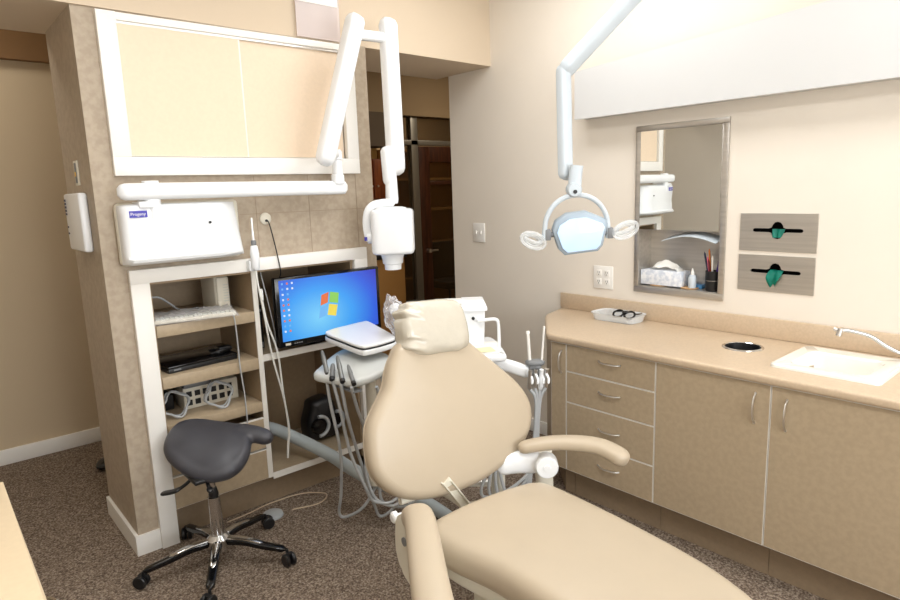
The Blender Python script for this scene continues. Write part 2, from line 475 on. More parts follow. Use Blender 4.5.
# wooden wall cabinet on the left of the hallway and oak counter below it
t = thing('wall_cupboard', 'red-brown wooden wall cupboard in the hallway seen past the beam', 'cupboard', (3.45, 5.1, 1.55))
b = B(); b.box(3.02, 5.20, 1.59, 3.70, 5.385, 1.985, .004); obj('body', b, 'redwood', t)
for x0, x1 in ((3.03, 3.535), (3.545, 3.695)):
    b = B(); b.box(x0, 5.178, 1.60, x1, 5.20, 1.975, .005); dd = obj('door', b, 'redwood', t)
    b = B(); hx = x1-.03 if x0 < 3.2 else x0+.03
    b.lathe([(.004, 0), (.004, .012), (.012, .018), (.010, .028)], (hx, 5.178, 1.72), (0, -1, 0), 14); obj('knob', b, 'satin', dd)
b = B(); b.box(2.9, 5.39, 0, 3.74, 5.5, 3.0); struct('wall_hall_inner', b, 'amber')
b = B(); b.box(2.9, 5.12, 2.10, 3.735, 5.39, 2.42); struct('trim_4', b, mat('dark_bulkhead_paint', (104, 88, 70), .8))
t = thing('oak_counter', 'oak reception counter with a dark top in the hallway', 'counter', (3.4, 5.0, 0))
b = B(); b.box(2.92, 4.98, 0, 3.72, 5.38, 1.02, .004); obj('body', b, 'oak', t)
b = B(); b.box(2.91, 4.95, 1.02, 3.735, 5.385, 1.06, .006); obj('countertop', b, 'black', t)
# bookshelf glimpsed through the glass
t = thing('bookcase', 'tall wooden bookcase glimpsed through the glass side light of the hallway', 'bookcase', (5.2, 6.6, 0))
b = B(); b.box(4.75, 6.5, 0, 4.79, 6.85, 2.2); b.box(6.2, 6.5, 0, 6.24, 6.85, 2.2); b.box(4.75, 6.83, 0, 6.24, 6.86, 2.2); obj('frame', b, 'oak', t)
for z in (.08, .5, .95, 1.4, 1.8, 2.16):
    b = B(); b.box(4.79, 6.5, z, 6.2, 6.83, z+.03); obj('shelf', b, 'oak', t)
t = thing('waiting_chair', 'black padded chair behind the dark glass door in the hallway', 'chair', (5.3, 6.1, 0))
b = B(); b.box(5.05, 5.85, .42, 5.55, 6.3, .52, .03); obj('seat', b, 'black', t)
b = B(); b.box(5.05, 6.25, .50, 5.55, 6.33, 1.0, .03); obj('backrest', b, 'black', t)
for x in (5.08, 5.52):
    for y in (5.88, 6.27):
        b = B(); b.cyl((x, y, 0), (x, y, .43), .014); obj('leg', b, 'black', t)

# ------------------------------------------------------------ upper sliding cabinet
t = thing('sliding_door_cabinet', 'built-in upper cabinet with cream sliding doors and thick white frame', 'cabinet', (1.35, 3.05, 1.766))
b = B()
b.box(.724, 3.022, 1.766, 1.978, 3.052, 1.847, .002); b.box(.724, 3.022, 1.847, .80, 3.052, 2.447, .002)
b.box(1.905, 3.022, 1.847, 1.978, 3.052, 2.447, .002); b.box(.80, 3.03, 2.415, 1.905, 3.052, 2.447, .002)
obj('frame', b, 'white', t)
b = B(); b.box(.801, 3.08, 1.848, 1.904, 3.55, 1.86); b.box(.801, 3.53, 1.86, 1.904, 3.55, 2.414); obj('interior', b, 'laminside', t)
for x0, x1, y in ((.803, 1.345, 3.042), (1.335, 1.902, 3.056)):
    b = B(); b.box(x0, y, 1.85, x1, y+.010, 2.408, .001); b.mi = 1; b.box(x0+.003, y-.0006, 1.853, x1-(.008 if x0 < 1 else .003), y+.004, 2.404); obj('sliding_door', b, ['edge', 'doorcream'], t)
b = B(); b.box(.80, 3.04, 2.405, 1.905, 3.075, 2.415); obj('track', b, 'satin', t)

# ------------------------------------------------------------ lower built-in: shelves, drawers, monitor bay
t = thing('built_in_shelving', 'built-in tan shelving with white frame, open shelves, drawers and monitor bay', 'cabinet', (1.35, 3.05, 0))
b = B()
b.box(.73, 3.020, 0, .81, 3.052, 1.287, .002); b.box(.73, 3.020, 1.287, 1.99, 3.052, 1.351, .002); b.box(1.905, 3.020, .10, 1.99, 3.052, 1.287, .002)
obj('frame', b, 'white', t)
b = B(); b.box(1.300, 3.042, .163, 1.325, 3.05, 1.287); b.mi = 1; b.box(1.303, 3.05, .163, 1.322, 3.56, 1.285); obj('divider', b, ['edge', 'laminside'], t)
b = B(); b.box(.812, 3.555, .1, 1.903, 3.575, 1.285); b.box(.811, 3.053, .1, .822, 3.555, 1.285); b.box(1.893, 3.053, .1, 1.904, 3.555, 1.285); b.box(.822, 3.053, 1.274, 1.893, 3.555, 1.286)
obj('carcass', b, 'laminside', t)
for z0, z1 in ((1.022, 1.078), (.770, .829), (.540, .590)):
    b = B(); b.box(.823, 3.046, z0, 1.301, 3.55, z1, .003); obj('shelf', b, 'lam', t)
for z0, z1 in ((.338, .505), (.166, .330)):
    b = B(); b.box(.814, 3.040, z0, 1.298, 3.056, z1); b.mi = 1; b.box(.816, 3.0385, z0+.002, 1.295, 3.05, z1-.005); b.mi = 2; b.box(.83, 3.056, z0+.01, 1.29, 3.5, z1-.03)
    obj('drawer', b, ['edge', 'lam', 'laminside'], t)
b = B(); b.box(1.324, 3.046, .810, 1.892, 3.55, .838); b.mi = 1; b.box(1.324, 3.040, .806, 1.904, 3.046, .842); obj('monitor_shelf', b, ['lam', 'edge'], t)
b = B(); b.box(1.324, 3.046, .150, 1.892, 3.55, .180); b.mi = 1; b.box(1.324, 3.040, .150, 1.904, 3.046, .184); obj('bottom_shelf', b, ['lam', 'edge'], t)
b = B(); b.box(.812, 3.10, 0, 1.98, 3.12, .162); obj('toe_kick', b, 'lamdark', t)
b = B(); b.box(1.905, 3.053, 0, 1.98, 3.10, .163); obj('end_panel', b, 'lam', t)

# ------------------------------------------------------------ base cabinets on the right
XF = 2.489
def bow_handle(parent, c, axis, L=.115):
    """satin bow handle on the plane x = XF, bowing to -x"""
    x, y, z = c; pts = []
    for k in range(9):
        s = -1+2*k/8; o = .024*(1-s*s)**.6
        q = s*L/2
        pts.append((x-o-.001, y+(q if axis == 'y' else 0), z+(q if axis == 'z' else 0)))
    bb = B(); bb.sweep(pts, lambda u: .0045+.003*math.sin(PI*u), .003, up=(1, 0, 0) if False else ((0, 0, 1) if axis == 'y' else (0, 1, 0)), n=12, sub=3, ends=False, power=.9)
    for s in (-1, 1):
        q = s*L/2
        bb.cyl((x+.002, y+(q if axis == 'y' else 0), z+(q if axis == 'z' else 0)), (x-.006, y+(q if axis == 'y' else 0), z+(q if axis == 'z' else 0)), .005, n=10)
    return obj('handle', bb, 'satin', parent)

def front(name, parent, y0, y1, z0, z1):
    bb = B(); bb.box(XF, y0+.0012, z0+.0012, XF+.018, y1-.0012, z1-.0012)
    bb.mi = 1; bb.box(XF-.0012, y0+.0042, z0+.0042, XF+.005, y1-.0042, z1-.0042)
    return obj(name, bb, ['edge', 'lam'], parent)

def carcass(parent, y0, y1):
    bb = B(); bb.box(XF+.019, y0+.001, .165, XR-.002, y1-.001, .858); o = obj('body', bb, 'lam', parent)
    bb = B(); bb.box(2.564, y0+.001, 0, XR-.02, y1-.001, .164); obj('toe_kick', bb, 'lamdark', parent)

t = thing('narrow_cabinet', 'narrow tan cabinet with one slim door at the cut-off end of the worktop', 'cabinet', (2.8, 2.1, 0))
poly = [(XF+.019, 1.979), (XF+.019, 2.079), (2.80, 2.372), (3.085, 2.455), (3.085, 1.979)]
b = B(); b.prism(poly, .165, .858); obj('body', b, 'lam', t)
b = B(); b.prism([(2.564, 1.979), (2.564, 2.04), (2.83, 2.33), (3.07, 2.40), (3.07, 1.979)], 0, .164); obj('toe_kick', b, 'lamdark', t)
dd = front('door', t, 1.977, 2.079, .167, .858); bow_handle(dd, (XF, 2.008, .757), 'z')
t = thing('drawer_cabinet', 'tan base cabinet with four handled drawers', 'cabinet', (2.8, 1.72, 0))
carcass(t, 1.466, 1.977)
for z0, z1, hz in ((.712, .858, .802), (.546, .712, .645), (.350, .546, .452), (.167, .350, .258)):
    dd = front('drawer', t, 1.466, 1.977, z0, z1); bow_handle(dd, (XF, 1.714, hz), 'y', .12)
t = thing('base_cabinet', 'tan one-door base cabinet under the round waste opening', 'cabinet', (2.8, 1.21, 0))
carcass(t, .962, 1.466); dd = front('door', t, .962, 1.466, .167, .858); bow_handle(dd, (XF, 1.021, .75), 'z', .125)
t = thing('base_cabinet', 'tan one-door base cabinet under the white sink', 'cabinet', (2.8, .71, 0))
bb = B()
for (a0, b0, c0, a1, b1, c1) in ((XF+.019, .459, .165, XR-.002, .475, .858), (XF+.019, .945, .165, XR-.002, .961, .858), (XF+.019, .475, .165, XR-.002, .945, .185), (XR-.02, .475, .185, XR-.002, .945, .858)):
    bb.box(a0, b0, c0, a1, b1, c1)
obj('body', bb, 'lam', t)
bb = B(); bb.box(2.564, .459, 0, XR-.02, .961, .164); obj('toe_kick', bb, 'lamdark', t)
dd = front('door', t, .458, .962, .167, .858); bow_handle(dd, (XF, .901, .748), 'z', .125)
t = thing('base_cabinet', 'tan one-door base cabinet at the near end of the worktop past the sink', 'cabinet', (2.8, .2, 0))
carcass(t, -.05, .458); dd = front('door', t, -.05, .458, .167, .858); bow_handle(dd, (XF, .02, .75), 'z', .125)

# worktop with round waste hole and sink cut-out
poly = [(3.089, 2.485), (2.84, 2.405), (2.80, 2.385), (2.47, 2.095), (2.462, 2.07), (2.462, -.06), (3.089, -.06)]
b = B(); b.prism(poly, .862, .90, bev=.013, seg=4)
WC = (2.835, 1.232)
c1 = B(); c1.cyl((WC[0], WC[1], .80), (WC[0], WC[1], .95), .078, n=40)
c2 = B(); c2.box(2.645, .675, .80, 2.925, .975, .95)
b = boolean_cut(b, [c1, c2])
wt = obj('worktop', b, 'worktop'); tag(wt, 'long beige worktop with rounded front edge along the right wall', 'worktop')
b = B(); b.box(3.068, -.06, .9, 3.0885, 2.485, .9975, .004); obj('backsplash', b, 'worktop', wt)
# waste chute
t = thing('waste_chute', 'round black waste opening with steel rim set in the worktop', 'waste opening', (WC[0], WC[1], .9))
b = B(); b.lathe([(.0755, -.02), (.0755, .002), (.078, .0045), (.088, .003), (.090, .0004), (.0775, .0004)], (WC[0], WC[1], .9), n=48, cap=False); obj('rim', b, 'chrome', t)
b = B(); b.lathe([(.075, .0), (.073, -.036)], (WC[0], WC[1], .9), n=40, cap=False)
b.lathe([(.073, -.036), (.004, -.037)], (WC[0], WC[1], .9), n=40, cap=False); obj('liner', b, 'black', t)
# sink
t = thing('sink', 'white enamel drop-in sink set in the worktop', 'sink', (2.78, .83, .9))
def rr(x0, x1, y0, y1, r, z, b, n=6):
    vs = []
    for cx, cy, a0 in ((x1-r, y1-r, 0), (x0+r, y1-r, 90), (x0+r, y0+r, 180), (x1-r, y0+r, 270)):
        for k in range(n+1):
            a = math.radians(a0+90*k/n); vs.append(b._v((cx+r*math.cos(a), cy+r*math.sin(a), z)))
    return vs
b = B()
R = [rr(2.592, 2.990, .628, 1.022, .03, .9005, b), rr(2.594, 2.988, .630, 1.020, .03, .911, b), rr(2.600, 2.982, .636, 1.014, .028, .916, b),
     rr(2.645, 2.915, .685, .968, .045, .914, b), rr(2.652, 2.908, .692, .961, .045, .905, b), rr(2.665, 2.895, .71, .945, .05, .80, b),
     rr(2.69, 2.87, .74, .915, .05, .768, b), rr(2.76, 2.80, .81, .85, .018, .762, b)]
for i in range(len(R)-1): b.join(R[i], R[i+1])
b.face(R[-1]); obj('basin', b, 'ceram', t)
b = B(); b.lathe([(.024, 0), (.024, .003), (.012, .002)], (2.78, .83, .7645), n=24); obj('drain', b, 'chrome', t)
# tap
t = thing('tap', 'chrome gooseneck tap curving over the sink', 'tap', (3.03, .605, .9))
b = B(); b.lathe([(.024, 0), (.024, .006), (.016, .012), (.013, .05), (.011, .06)], (3.03, .605, .9005), n=24); obj('base', b, 'chrome', t)
b = B(); b.tube([(3.03, .605, .94), (3.02, .635, .935), (3.0, .665, .937), (2.97, .715, .967), (2.94, .763, 1.005), (2.90, .825, 1.026), (2.875, .85, 1.028)], .009, n=12); obj('spout', b, 'chrome', t)
b = B(); b.cyl((2.874, .851, 1.036), (2.868, .857, 1.004), .011, n=16); b.cyl((2.872, .853, 1.022), (2.882, .878, 1.03), .008, n=12); obj('nozzle', b, 'satin', t)

# ------------------------------------------------------------ wall items, right
def wall_plate(name, label, cat, yc, zc, w, h, x=XR):
    tt = thing(name, label, cat, (x, yc, zc-h/2))
    bb = B(); bb.box(x-.007, yc-w/2, zc-h/2, x-.0002, yc+w/2, zc+h/2, .0025); obj('plate', bb, 'white', tt)
    return tt
t = wall_plate('light_switch', 'white two-gang light switch plate on the wall left of the operating light', 'switch', 3.232, 1.352, .118, .135)
for dy in (-.024, .024):
    b = B(); b.box(XR-.014, 3.232+dy-.005, 1.340, XR-.006, 3.232+dy+.005, 1.364, .002); obj('toggle', b, 'white', t)
t = wall_plate('power_outlet', 'white four-socket power outlet above the backsplash', 'outlet', 2.176, 1.117, .135, .135)
for dy in (-.028, .028):
    for dz in (-.026, .026):
        b = B(); b.box(XR-.009, 2.176+dy-.017, 1.117+dz-.018, XR-.006, 2.176+dy+.017, 1.117+dz+.018, .001)
        b.mi = 1
        for q in (-.006, .006): b.box(XR-.0095, 2.176+dy+q-.0013, 1.117+dz-.002, XR-.0088, 2.176+dy+q+.0013, 1.117+dz+.009)
        b.box(XR-.0095, 2.176+dy-.0025, 1.117+dz-.012, XR-.0088, 2.176+dy+.0025, 1.117+dz-.007)
        obj('socket', b, ['white', 'black'], t)

# long white valance (rises toward the viewer)
b = B(); fn = lambda y, z, x: (x, y, z)
b.prism([(2.30, 2.027), (2.30, 2.288), (-.4, 2.45), (-.4, 2.027)], 2.972, 2.990, fn)
b.prism([(2.30, 2.034), (2.30, 2.05), (-.4, 2.05), (-.4, 2.034)], 2.990, XR-.001, fn)
b.box(2.990, 2.284, 2.05, XR-.001, 2.30, 2.284)
t = thing('wall_valance', 'long white light valance mounted high along the right wall', 'valance', (3.05, 1.0, 2.027)); obj('fascia', b, 'valance', t)
b = B(); b.box(3.01, .2, 2.0505, 3.07, 2.0, 2.09, .005); obj('tube_holder', b, 'white', t)

# recessed steel cabinet: mirror above, open niche below
t = thing('mirror_cabinet', 'recessed stainless steel wall cabinet with mirror above an open niche', 'mirror cabinet', (XR, 1.71, 1.055))
y0, y1, z0, z1 = 1.45, 1.966, 1.055, 1.962
b = B()
for (a, c, d, e) in ((y0, y1, z1-.028, z1), (y0, y1, z0, z0+.035), (y0, y0+.030, z0+.035, z1-.028), (y1-.030, y1, z0+.035, z1-.028)):
    b.box(XR-.012, a, d, XR-.0005, c, e, .003)
obj('frame', b, 'steel', t)
b = B(); iy0, iy1 = 1.478, 1.942
b.box(XR-.001, iy0, 1.083, XR+.115, iy1, 1.093); b.box(XR+.115, iy0, 1.083, XR+.12, iy1, 1.42)
b.box(XR-.001, iy0, 1.093, XR+.115, iy0+.006, 1.42); b.box(XR-.001, iy1-.006, 1.093, XR+.115, iy1, 1.42); b.box(XR, iy0, 1.412, XR+.12, iy1, 1.42)
obj('niche', b, 'steel', t)
b = B(); b.box(XR-.006, iy0+.004, 1.402, XR+.000, iy1-.002, 1.936, .002, R=Matrix.Rotation(.026, 3, 'Z')); obj('door', b, 'steel', t)
b = B(); b.box(XR-.0078, iy0+.012, 1.408, XR-.0064, iy1-.008, 1.931, R=Matrix.Rotation(.026, 3, 'Z')); obj('mirror', b, 'mirror', t)
b = B()
pts = [(1.49+.30*k/16, 1.385-.0+.03*math.sin(PI*k/16)-.03) for k in range(17)]
for k in range(16):
    (ya, za), (yb, zb) = pts[k], pts[k+1]
    v = [b._v(p) for p in ((XR-.03, ya, za-.006), (XR-.03, yb, zb-.006), (XR+.08, yb, zb+.012), (XR+.08, ya, za+.012), (XR-.03, ya, za-.009), (XR-.03, yb, zb-.009), (XR+.08, yb, zb+.009), (XR+.08, ya, za+.009))]
    for q in ((0, 1, 2, 3), (7, 6, 5, 4), (0, 4, 5, 1), (3, 2, 6, 7)): b.face([v[i] for i in q])
bmesh.ops.remove_doubles(b.bm, verts=b.bm.verts[:], dist=1e-5)
obj('curved_lip', b, 'plasticblue', t)  # pale tint paints the highlight into the steel lip

# things in the niche
ZN = 1.0935
b = B(); b.lathe([(.050, 0), (.054, .006), (.052, .007)], (XR+.054, 1.84, ZN), n=28); tag(obj('wooden_disc', b, 'woodtan'), 'tan round disc under the left end of the tissue box in the niche', 'disc')
b = B(); b.lathe([(.046, 0), (.050, .006), (.048, .007)], (XR+.052, 1.662, ZN), n=28); tag(obj('wooden_disc', b, 'woodtan'), 'tan round disc under the small white bottle in the niche', 'disc')
t = thing('tissue_box', 'white patterned tissue box with tissue pulled out, in the steel niche', 'tissue box', (XR+.06, 1.82, ZN+.008))
b = B(); b.box(XR+.006, 1.690, ZN+.0075, XR+.108, 1.932, ZN+.088, .002); obj('box', b, 'tissue', t)
b = B()
n0 = 12; prev = None
for i in range(n0+1):
    u = i/n0; row = []
    for j in range(7):
        w = j/6-.5
        h = .055*math.sin(PI*min(1, max(0, u)))**.7
        row.append(b._v((XR+.055+w*.06*(1-.5*math.sin(PI*u))+.008*math.sin(9*u+3*w), 1.715+.18*u, ZN+.088+h*(1-abs(w)*1.4)+.004*math.sin(17*u))))
    if prev:
        for j in range(6): b.face([prev[j], prev[j+1], row[j+1], row[j]])
    prev = row
obj('tissue', b, 'paper', t)
t = thing('bottle', 'small white squeeze bottle standing beside the tissue box', 'bottle', (XR+.03, 1.617, ZN+.008))
b = B(); b.lathe([(.019, 0), (.020, .004), (.020, .055), (.016, .066), (.009, .070)], (XR+.03, 1.637, ZN+.0075), n=20); obj('body', b, 'plasticblue', t)
b = B(); b.lathe([(.009, 0), (.009, .010), (.004, .028), (.002, .034)], (XR+.03, 1.637, ZN+.0775), n=16); obj('cap', b, 'white', t)
b = B(); b.box(XR+.058, 1.598, ZN, XR+.112, 1.678, ZN+.020, .003); tag(obj('small_tray', b, 'bluebin'), 'small blue tray at the back of the niche behind the bottle', 'tray')
t = thing('pen_cup', 'dark mesh pen cup in the right end of the steel niche', 'pen cup', (XR+.045, 1.535, ZN))
b = B(); b.lathe([(.033, 0), (.036, .002), (.038, .105), (.036, .105), (.034, .004), (.003, .004)], (XR+.045, 1.532, ZN), n=24, cap=False); obj('cup', b, 'black', t)
b = B(); b.tube([(XR+.045+.037*math.cos(a), 1.532+.037*math.sin(a), ZN+.055) for a in [2*PI*k/16 for k in range(16)]], .0015, n=6, closed=True, sub=1); obj('ring', b, 'chrome', t)
pens = [('pen', 'orange', 'orange pen standing in the pen cup', .012, .030, .115), ('pen', 'navy', 'dark blue pen leaning left in the pen cup', .010, .050, .098),
        ('pen', 'purple', 'purple pen leaning right in the pen cup', .014, -.026, .10), ('pen', 'pink', 'pink-topped pen near the left rim of the pen cup', -.012, .022, .078),
        ('pen', 'paper', 'white pen in the middle of the pen cup', -.018, -.004, .085), ('pen', 'darkred', 'dark red pen at the front of the pen cup', -.02, .012, .066)]
for nm, mm, lb, dx, dy, h in pens:
    b = B(); p0 = Vector((XR+.045+dx*.4, 1.532+dy*.25, ZN+.012)); p1 = Vector((XR+.045+dx*1.3, 1.532+dy*1.1, ZN+.09+h))
    b.cyl(p0, p1, .0048 if mm != 'purple' else .007, n=10); b.cyl(p1, p1+(p1-p0).normalized()*.012, .0046, .001, n=10)
    tag(obj(nm, b, mm), lb, 'pen', 'pens in the cup')

# glove dispensers
def dispenser(z0, z1, label, hang):
    tt = thing('glove_dispenser', label, 'glove dispenser', (XR, 1.207, z0))
    yc = 1.207; zc = (z0+z1)/2+.01
    bb = B(); bb.box(XR-.006, 1.034, z0, XR-.0004, 1.381, z1, .0015)
    cut = B()
    sl = []
    for k in range(48):
        a = 2*PI*k/48; c, s = math.cos(a), math.sin(a)
        # long rounded slot joined with a central round opening
        pass
    half = [(.114, .0), (.110, .007), (.10, .009), (.040, .009), (.028, .013), (.023, .026), (.014, .037), (.0, .041)]
    q1 = half; q2 = [(-a, b_) for a, b_ in half[::-1][1:]]; q3 = [(-a, -b_) for a, b_ in half[1:]]; q4 = [(a, -b_) for a, b_ in half[::-1][1:-1]]
    sl = [(yc+a, zc+b_) for a, b_ in q1+q2+q3+q4]
    cut.prism(sl, XR-.02, XR+.02, lambda y, z, x: (x, y, z))
    bb = boolean_cut(bb, [cut]); obj('faceplate', bb, 'steel', tt, angle=20)
    bb = B(); zz0, zz1 = z0+.016, z1-.006
    bb.box(XR+.095, 1.06, zz0, XR+.10, 1.36, zz1); bb.box(XR, 1.06, zz0, XR+.095, 1.064, zz1); bb.box(XR, 1.356, zz0, XR+.095, 1.36, zz1)
    bb.box(XR, 1.064, zz0, XR+.095, 1.356, zz0+.004); bb.box(XR, 1.064, zz1-.004, XR+.095, 1.356, zz1); obj('box', bb, 'dark', tt)
    g = B()
    pr = None
    for i in range(11):
        u = i/10; row = []
        for j in range(9):
            w = (j/8-.5)
            if hang:
                wd = .058*(1-.5*u)*(1+.25*math.sin(6*u)); x = XR+.010-.030*math.sin(PI*min(1, u*1.2)**.8)+.006*math.sin(8*w+5*u); z = zc+.008-.118*u; y = yc-.004+w*wd+.026*u
            else:
                wd = .055*(1-.3*u); x = XR+.012-.016*u+.005*math.sin(9*w); z = zc+.006-.040*u; y = yc+w*wd
            row.append(g._v((x, y, z)))
        if pr:
            for j in range(8): g.face([pr[j], pr[j+1], row[j+1], row[j]])
        pr = row
    bmesh.ops.solidify(g.bm, geom=g.bm.faces[:], thickness=.0015)
    gv = tag(obj('glove', g, 'teal'), ('teal glove hanging out of the lower steel dispenser' if hang else 'teal glove just showing in the slot of the upper steel dispenser'), 'glove')
dispenser(1.3185, 1.4978, 'upper of the two stainless glove dispensers, glove tucked inside its slot', False)
dispenser(1.1246, 1.300, 'lower of the two stainless glove dispensers, glove hanging from its slot', True)

# clear tray with black protective glasses on the worktop
t = thing('plastic_tray', 'clear plastic tray on the worktop under the power outlet', 'tray', (3.0, 2.03, .9))
b = B()
R = [rr(2.905, 3.045, 1.865, 2.125, .04, .9012, b), rr(2.895, 3.055, 1.855, 2.135, .045, .932, b), rr(2.888, 3.062, 1.848, 2.142, .05, .943, b), rr(2.898, 3.052, 1.858, 2.132, .045, .939, b), rr(2.909, 3.041, 1.869, 2.121, .04, .905, b)]
for i in range(4): b.join(R[i], R[i+1])
b.face(R[0]); b.face(R[4]); obj('body', b, 'clear', t)
t = thing('safety_glasses', 'black framed protective glasses lying in the clear tray', 'glasses', (2.94, 1.93, .93))
b = B()
for s_ in (-1, 1):
    b.tube([(2.925+.020*math.sin(a), 1.925+s_*.036+.030*math.cos(a), .950+.016*math.sin(a)) for a in [2*PI*k/14 for k in range(14)]], .0055, n=8, closed=True, sub=2)
b.tube([(2.93, 1.935, .958), (2.925, 1.925, .962), (2.93, 1.915, .958)], .005)
obj('frame', b, 'blackgloss', t)
for s_ in (-1, 1):
    b = B(); b.tube([(2.93, 1.925+s_*.066, .957), (2.97, 1.925+s_*.066, .952), (3.03, 1.925+s_*.045, .945)], .004); obj('temple', b, 'blackgloss', t)

# ------------------------------------------------------------ X-ray unit
t = thing('xray_arm_unit', 'white wall-mounted dental x-ray unit with folding arm and drum-shaped head', 'x-ray unit', (.95, 3.02, 1.38))
b = B(); b.box(.700, 2.99, 1.372, 1.245, 3.049, 1.648, .02, 3); obj('backplate', b, 'cream', t)
b = B(); fnx = lambda y, z, x: (x, y, z)
# wall control box: front bulges, right cheek slopes away
sec = [(.712, 1.0), (.735, 1.0), (1.11, 1.0), (1.165, .72), (1.238, .0)]
prof = [(3.0, 1.378), (2.935, 1.380), (2.905, 1.392), (2.900, 1.405), (2.917, 1.42), (2.925, 1.50), (2.915, 1.60), (2.920, 1.628), (2.935, 1.640), (3.0, 1.642)]
pr = None
rings = []
for x, k in ((.704, .55), (.712, .85), (.728, 1.0), (.9, 1.0), (1.09, 1.0), (1.115, .97), (1.235, .35), (1.250, .1)):
    vs = [b._v((x+(.0 if k > .5 else (1.63-z)*.12 if x < 0 else 0)-(0 if x < 1.2 else (z-1.4)*.12), 3.0-(3.0-y)*k, 1.51+(z-1.51)*(1 if k > .9 else .97))) for y, z in prof]
    rings.append(vs)
for a, c in zip(rings, rings[1:]):
    for i in range(len(a)-1): b.face([a[i], a[i+1], c[i+1], c[i]])
    b.face([a[-1], a[0], c[0], c[-1]])
b.face(rings[0]); b.face(rings[-1]); ctrl = obj('control_box', b, 'plastic', t)
b = B(); b.box(.733, 2.9125, 1.585, .805, 2.920, 1.614); 
b.mi = 1; b.text('Progeny', .0185, lambda x, y, z: (.737+x, 2.912-z, 1.594+y)); obj('label', b, ['blue', 'white'], ctrl)
b = B(); b.cyl((1.073, 2.93, 1.548), (1.073, 2.914, 1.548), .006, n=12); obj('button', b, 'black', ctrl)
# mounting block and horizontal arm
b = B(); b.box(.775, 2.905, 1.625, .835, 3.02, 1.652, .004); b.cyl((.84, 2.945, 1.58), (.84, 2.945, 1.74), .034, n=28); b.box(.80, 2.95, 1.59, .88, 3.04, 1.66, .01); obj('wall_bracket', b, 'plastic', t)
b = B(); b.sweep([(.70, 2.93, 1.695), (.95, 2.93, 1.695), (1.4, 2.93, 1.693), (1.83, 2.93, 1.690)], .032, .036, n=24, power=.7, sub=10); obj('horizontal_arm', b, 'plastic', t)
b = B(); b.lathe([(.034, 0), (.034, .045), (.028, .05), (.026, .12), (.030, .125), (.030, .165), (.022, .175)], (1.765, 2.915, 1.71), n=28); obj('elbow_post', b, 'plastic', t)
def flat_arm(pa, pb, w, th):
    bb = B(); pa = Vector(pa); pb = Vector(pb)
    bb.sweep([pa, pa.lerp(pb, .33), pa.lerp(pb, .66), pb], th, w, up=(1, 0, 0), n=24, sub=10, power=.65); return bb
b = flat_arm((1.655, 2.86, 1.80), (1.865, 2.80, 2.545), .046, .045); obj('lower_scissor_arm', b, 'plastic', t)
b = B(); b.cyl((1.765, 2.915, 1.86), (1.70, 2.86, 1.87), .026, n=20); obj('joint', b, 'plastic', t)
b = B(); b.sweep([(1.86, 2.80, 2.445), (1.96, 2.80, 2.448), (2.05, 2.80, 2.45)], .026, .026, n=18, ends=False); obj('link', b, 'plastic', t)
b = flat_arm((2.065, 2.80, 1.745), (2.055, 2.80, 2.555), .046, .042); obj('upper_scissor_arm', b, 'plastic', t)
b = B(); b.sweep([(2.005, 2.795, 1.90), (2.01, 2.795, 1.80), (2.015, 2.795, 1.69)], .034, .034, up=(0, 1, 0), n=20, power=.8); b.lathe([(.030, 0), (.035, .02), (.031, .14), (.03, .17)], (2.02, 2.79, 1.595), n=24); obj('drop_tube', b, 'plastic', t)
# head frame of reference: x right of viewer, y away, z up
HC = Vector((1.975, 2.735, 1.45)); ang = -math.radians(40)
TH = Matrix.Translation(HC) @ Matrix.Rotation(ang, 4, 'Z')
b = B(TH)
b.sweep([(.02, 0, .150), (-.05, 0, .150), (-.10, 0, .138), (-.128, 0, .105), (-.138, 0, .04), (-.130, 0, -.03), (-.12, 0, -.05)], .022, .016, up=(0, 1, 0), n=18, sub=6)
yoke = obj('yoke', b, 'plastic', t)
b = B(TH); b.cyl((-.135, 0, -.03), (-.085, 0, -.03), .032, n=24); obj('yoke_pivot', b, 'plastic', t)
b = B(TH); b.box(-.152, -.022, -.045, -.128, -.014, -.025, .001); obj('badge', b, 'blue', yoke)
b = B(TH)
out = [(-.085, -.10), (-.11, -.06), (-.112, .05), (-.085, .10), (-.02, .115), (.06, .112), (.108, .085), (.112, -.02), (.108, -.085), (.06, -.105), (-.02, -.108)]
b.pad(out, .235, .018, .006, sub=5); hd = obj('tube_head', b, 'plastic', t)
b = B(TH); b.lathe([(.085, .112), (.082, .124), (.06, .130)], (-.005, 0, 0), n=32); obj('head_cap', b, 'plastic', hd)
b = B(TH); b.lathe([(.068, 0), (.062, -.012), (.056, -.03), (.054, -.055), (.046, -.06), (.044, -.088), (.040, -.09)], (-.008, 0, -.116), n=32); obj('cone', b, 'plastic', hd)

# ------------------------------------------------------------ operating light
t = thing('operating_light', 'pale dental operating light hanging on an angled ceiling arm', 'lamp', (2.56, 1.36, ZC))
LR = Vector((.757, -.653, 0)); LU = Vector((-.06*.653, -.06*.757, 1)).normalized(); LN = Vector((-.653, -.757, -.08)).normalized()
LC = Vector((2.045, 1.561, 1.466))
TL = Matrix(((LR.x, -LN.x, LU.x, LC.x), (LR.y, -LN.y, LU.y, LC.y), (LR.z, -LN.z, LU.z, LC.z), (0, 0, 0, 1)))
b = B(); b.lathe([(.06, 0), (.06, -.02), (.03, -.03), (.03, -.40), (.035, -.41), (.035, -.40)], (2.575, 1.35, ZC), n=28); obj('ceiling_post', b, 'plasticblue', t)
b = flat_arm((2.066, 1.666, 2.095), (2.575, 1.36, 2.675), .036, .026); obj('spring_arm', b, 'plasticblue', t)
b = flat_arm((2.080, 1.665, 2.135), (2.024, 1.610, 1.68), .030, .024); obj('drop_arm', b, 'plasticblue', t)
b = B(TL); b.sweep([(-.012, 0, .27), (-.016, 0, .235), (-.018, 0, .20), (-.020, 0, .165)], .016, .026, up=(1, 0, 0), n=18, ends=False)
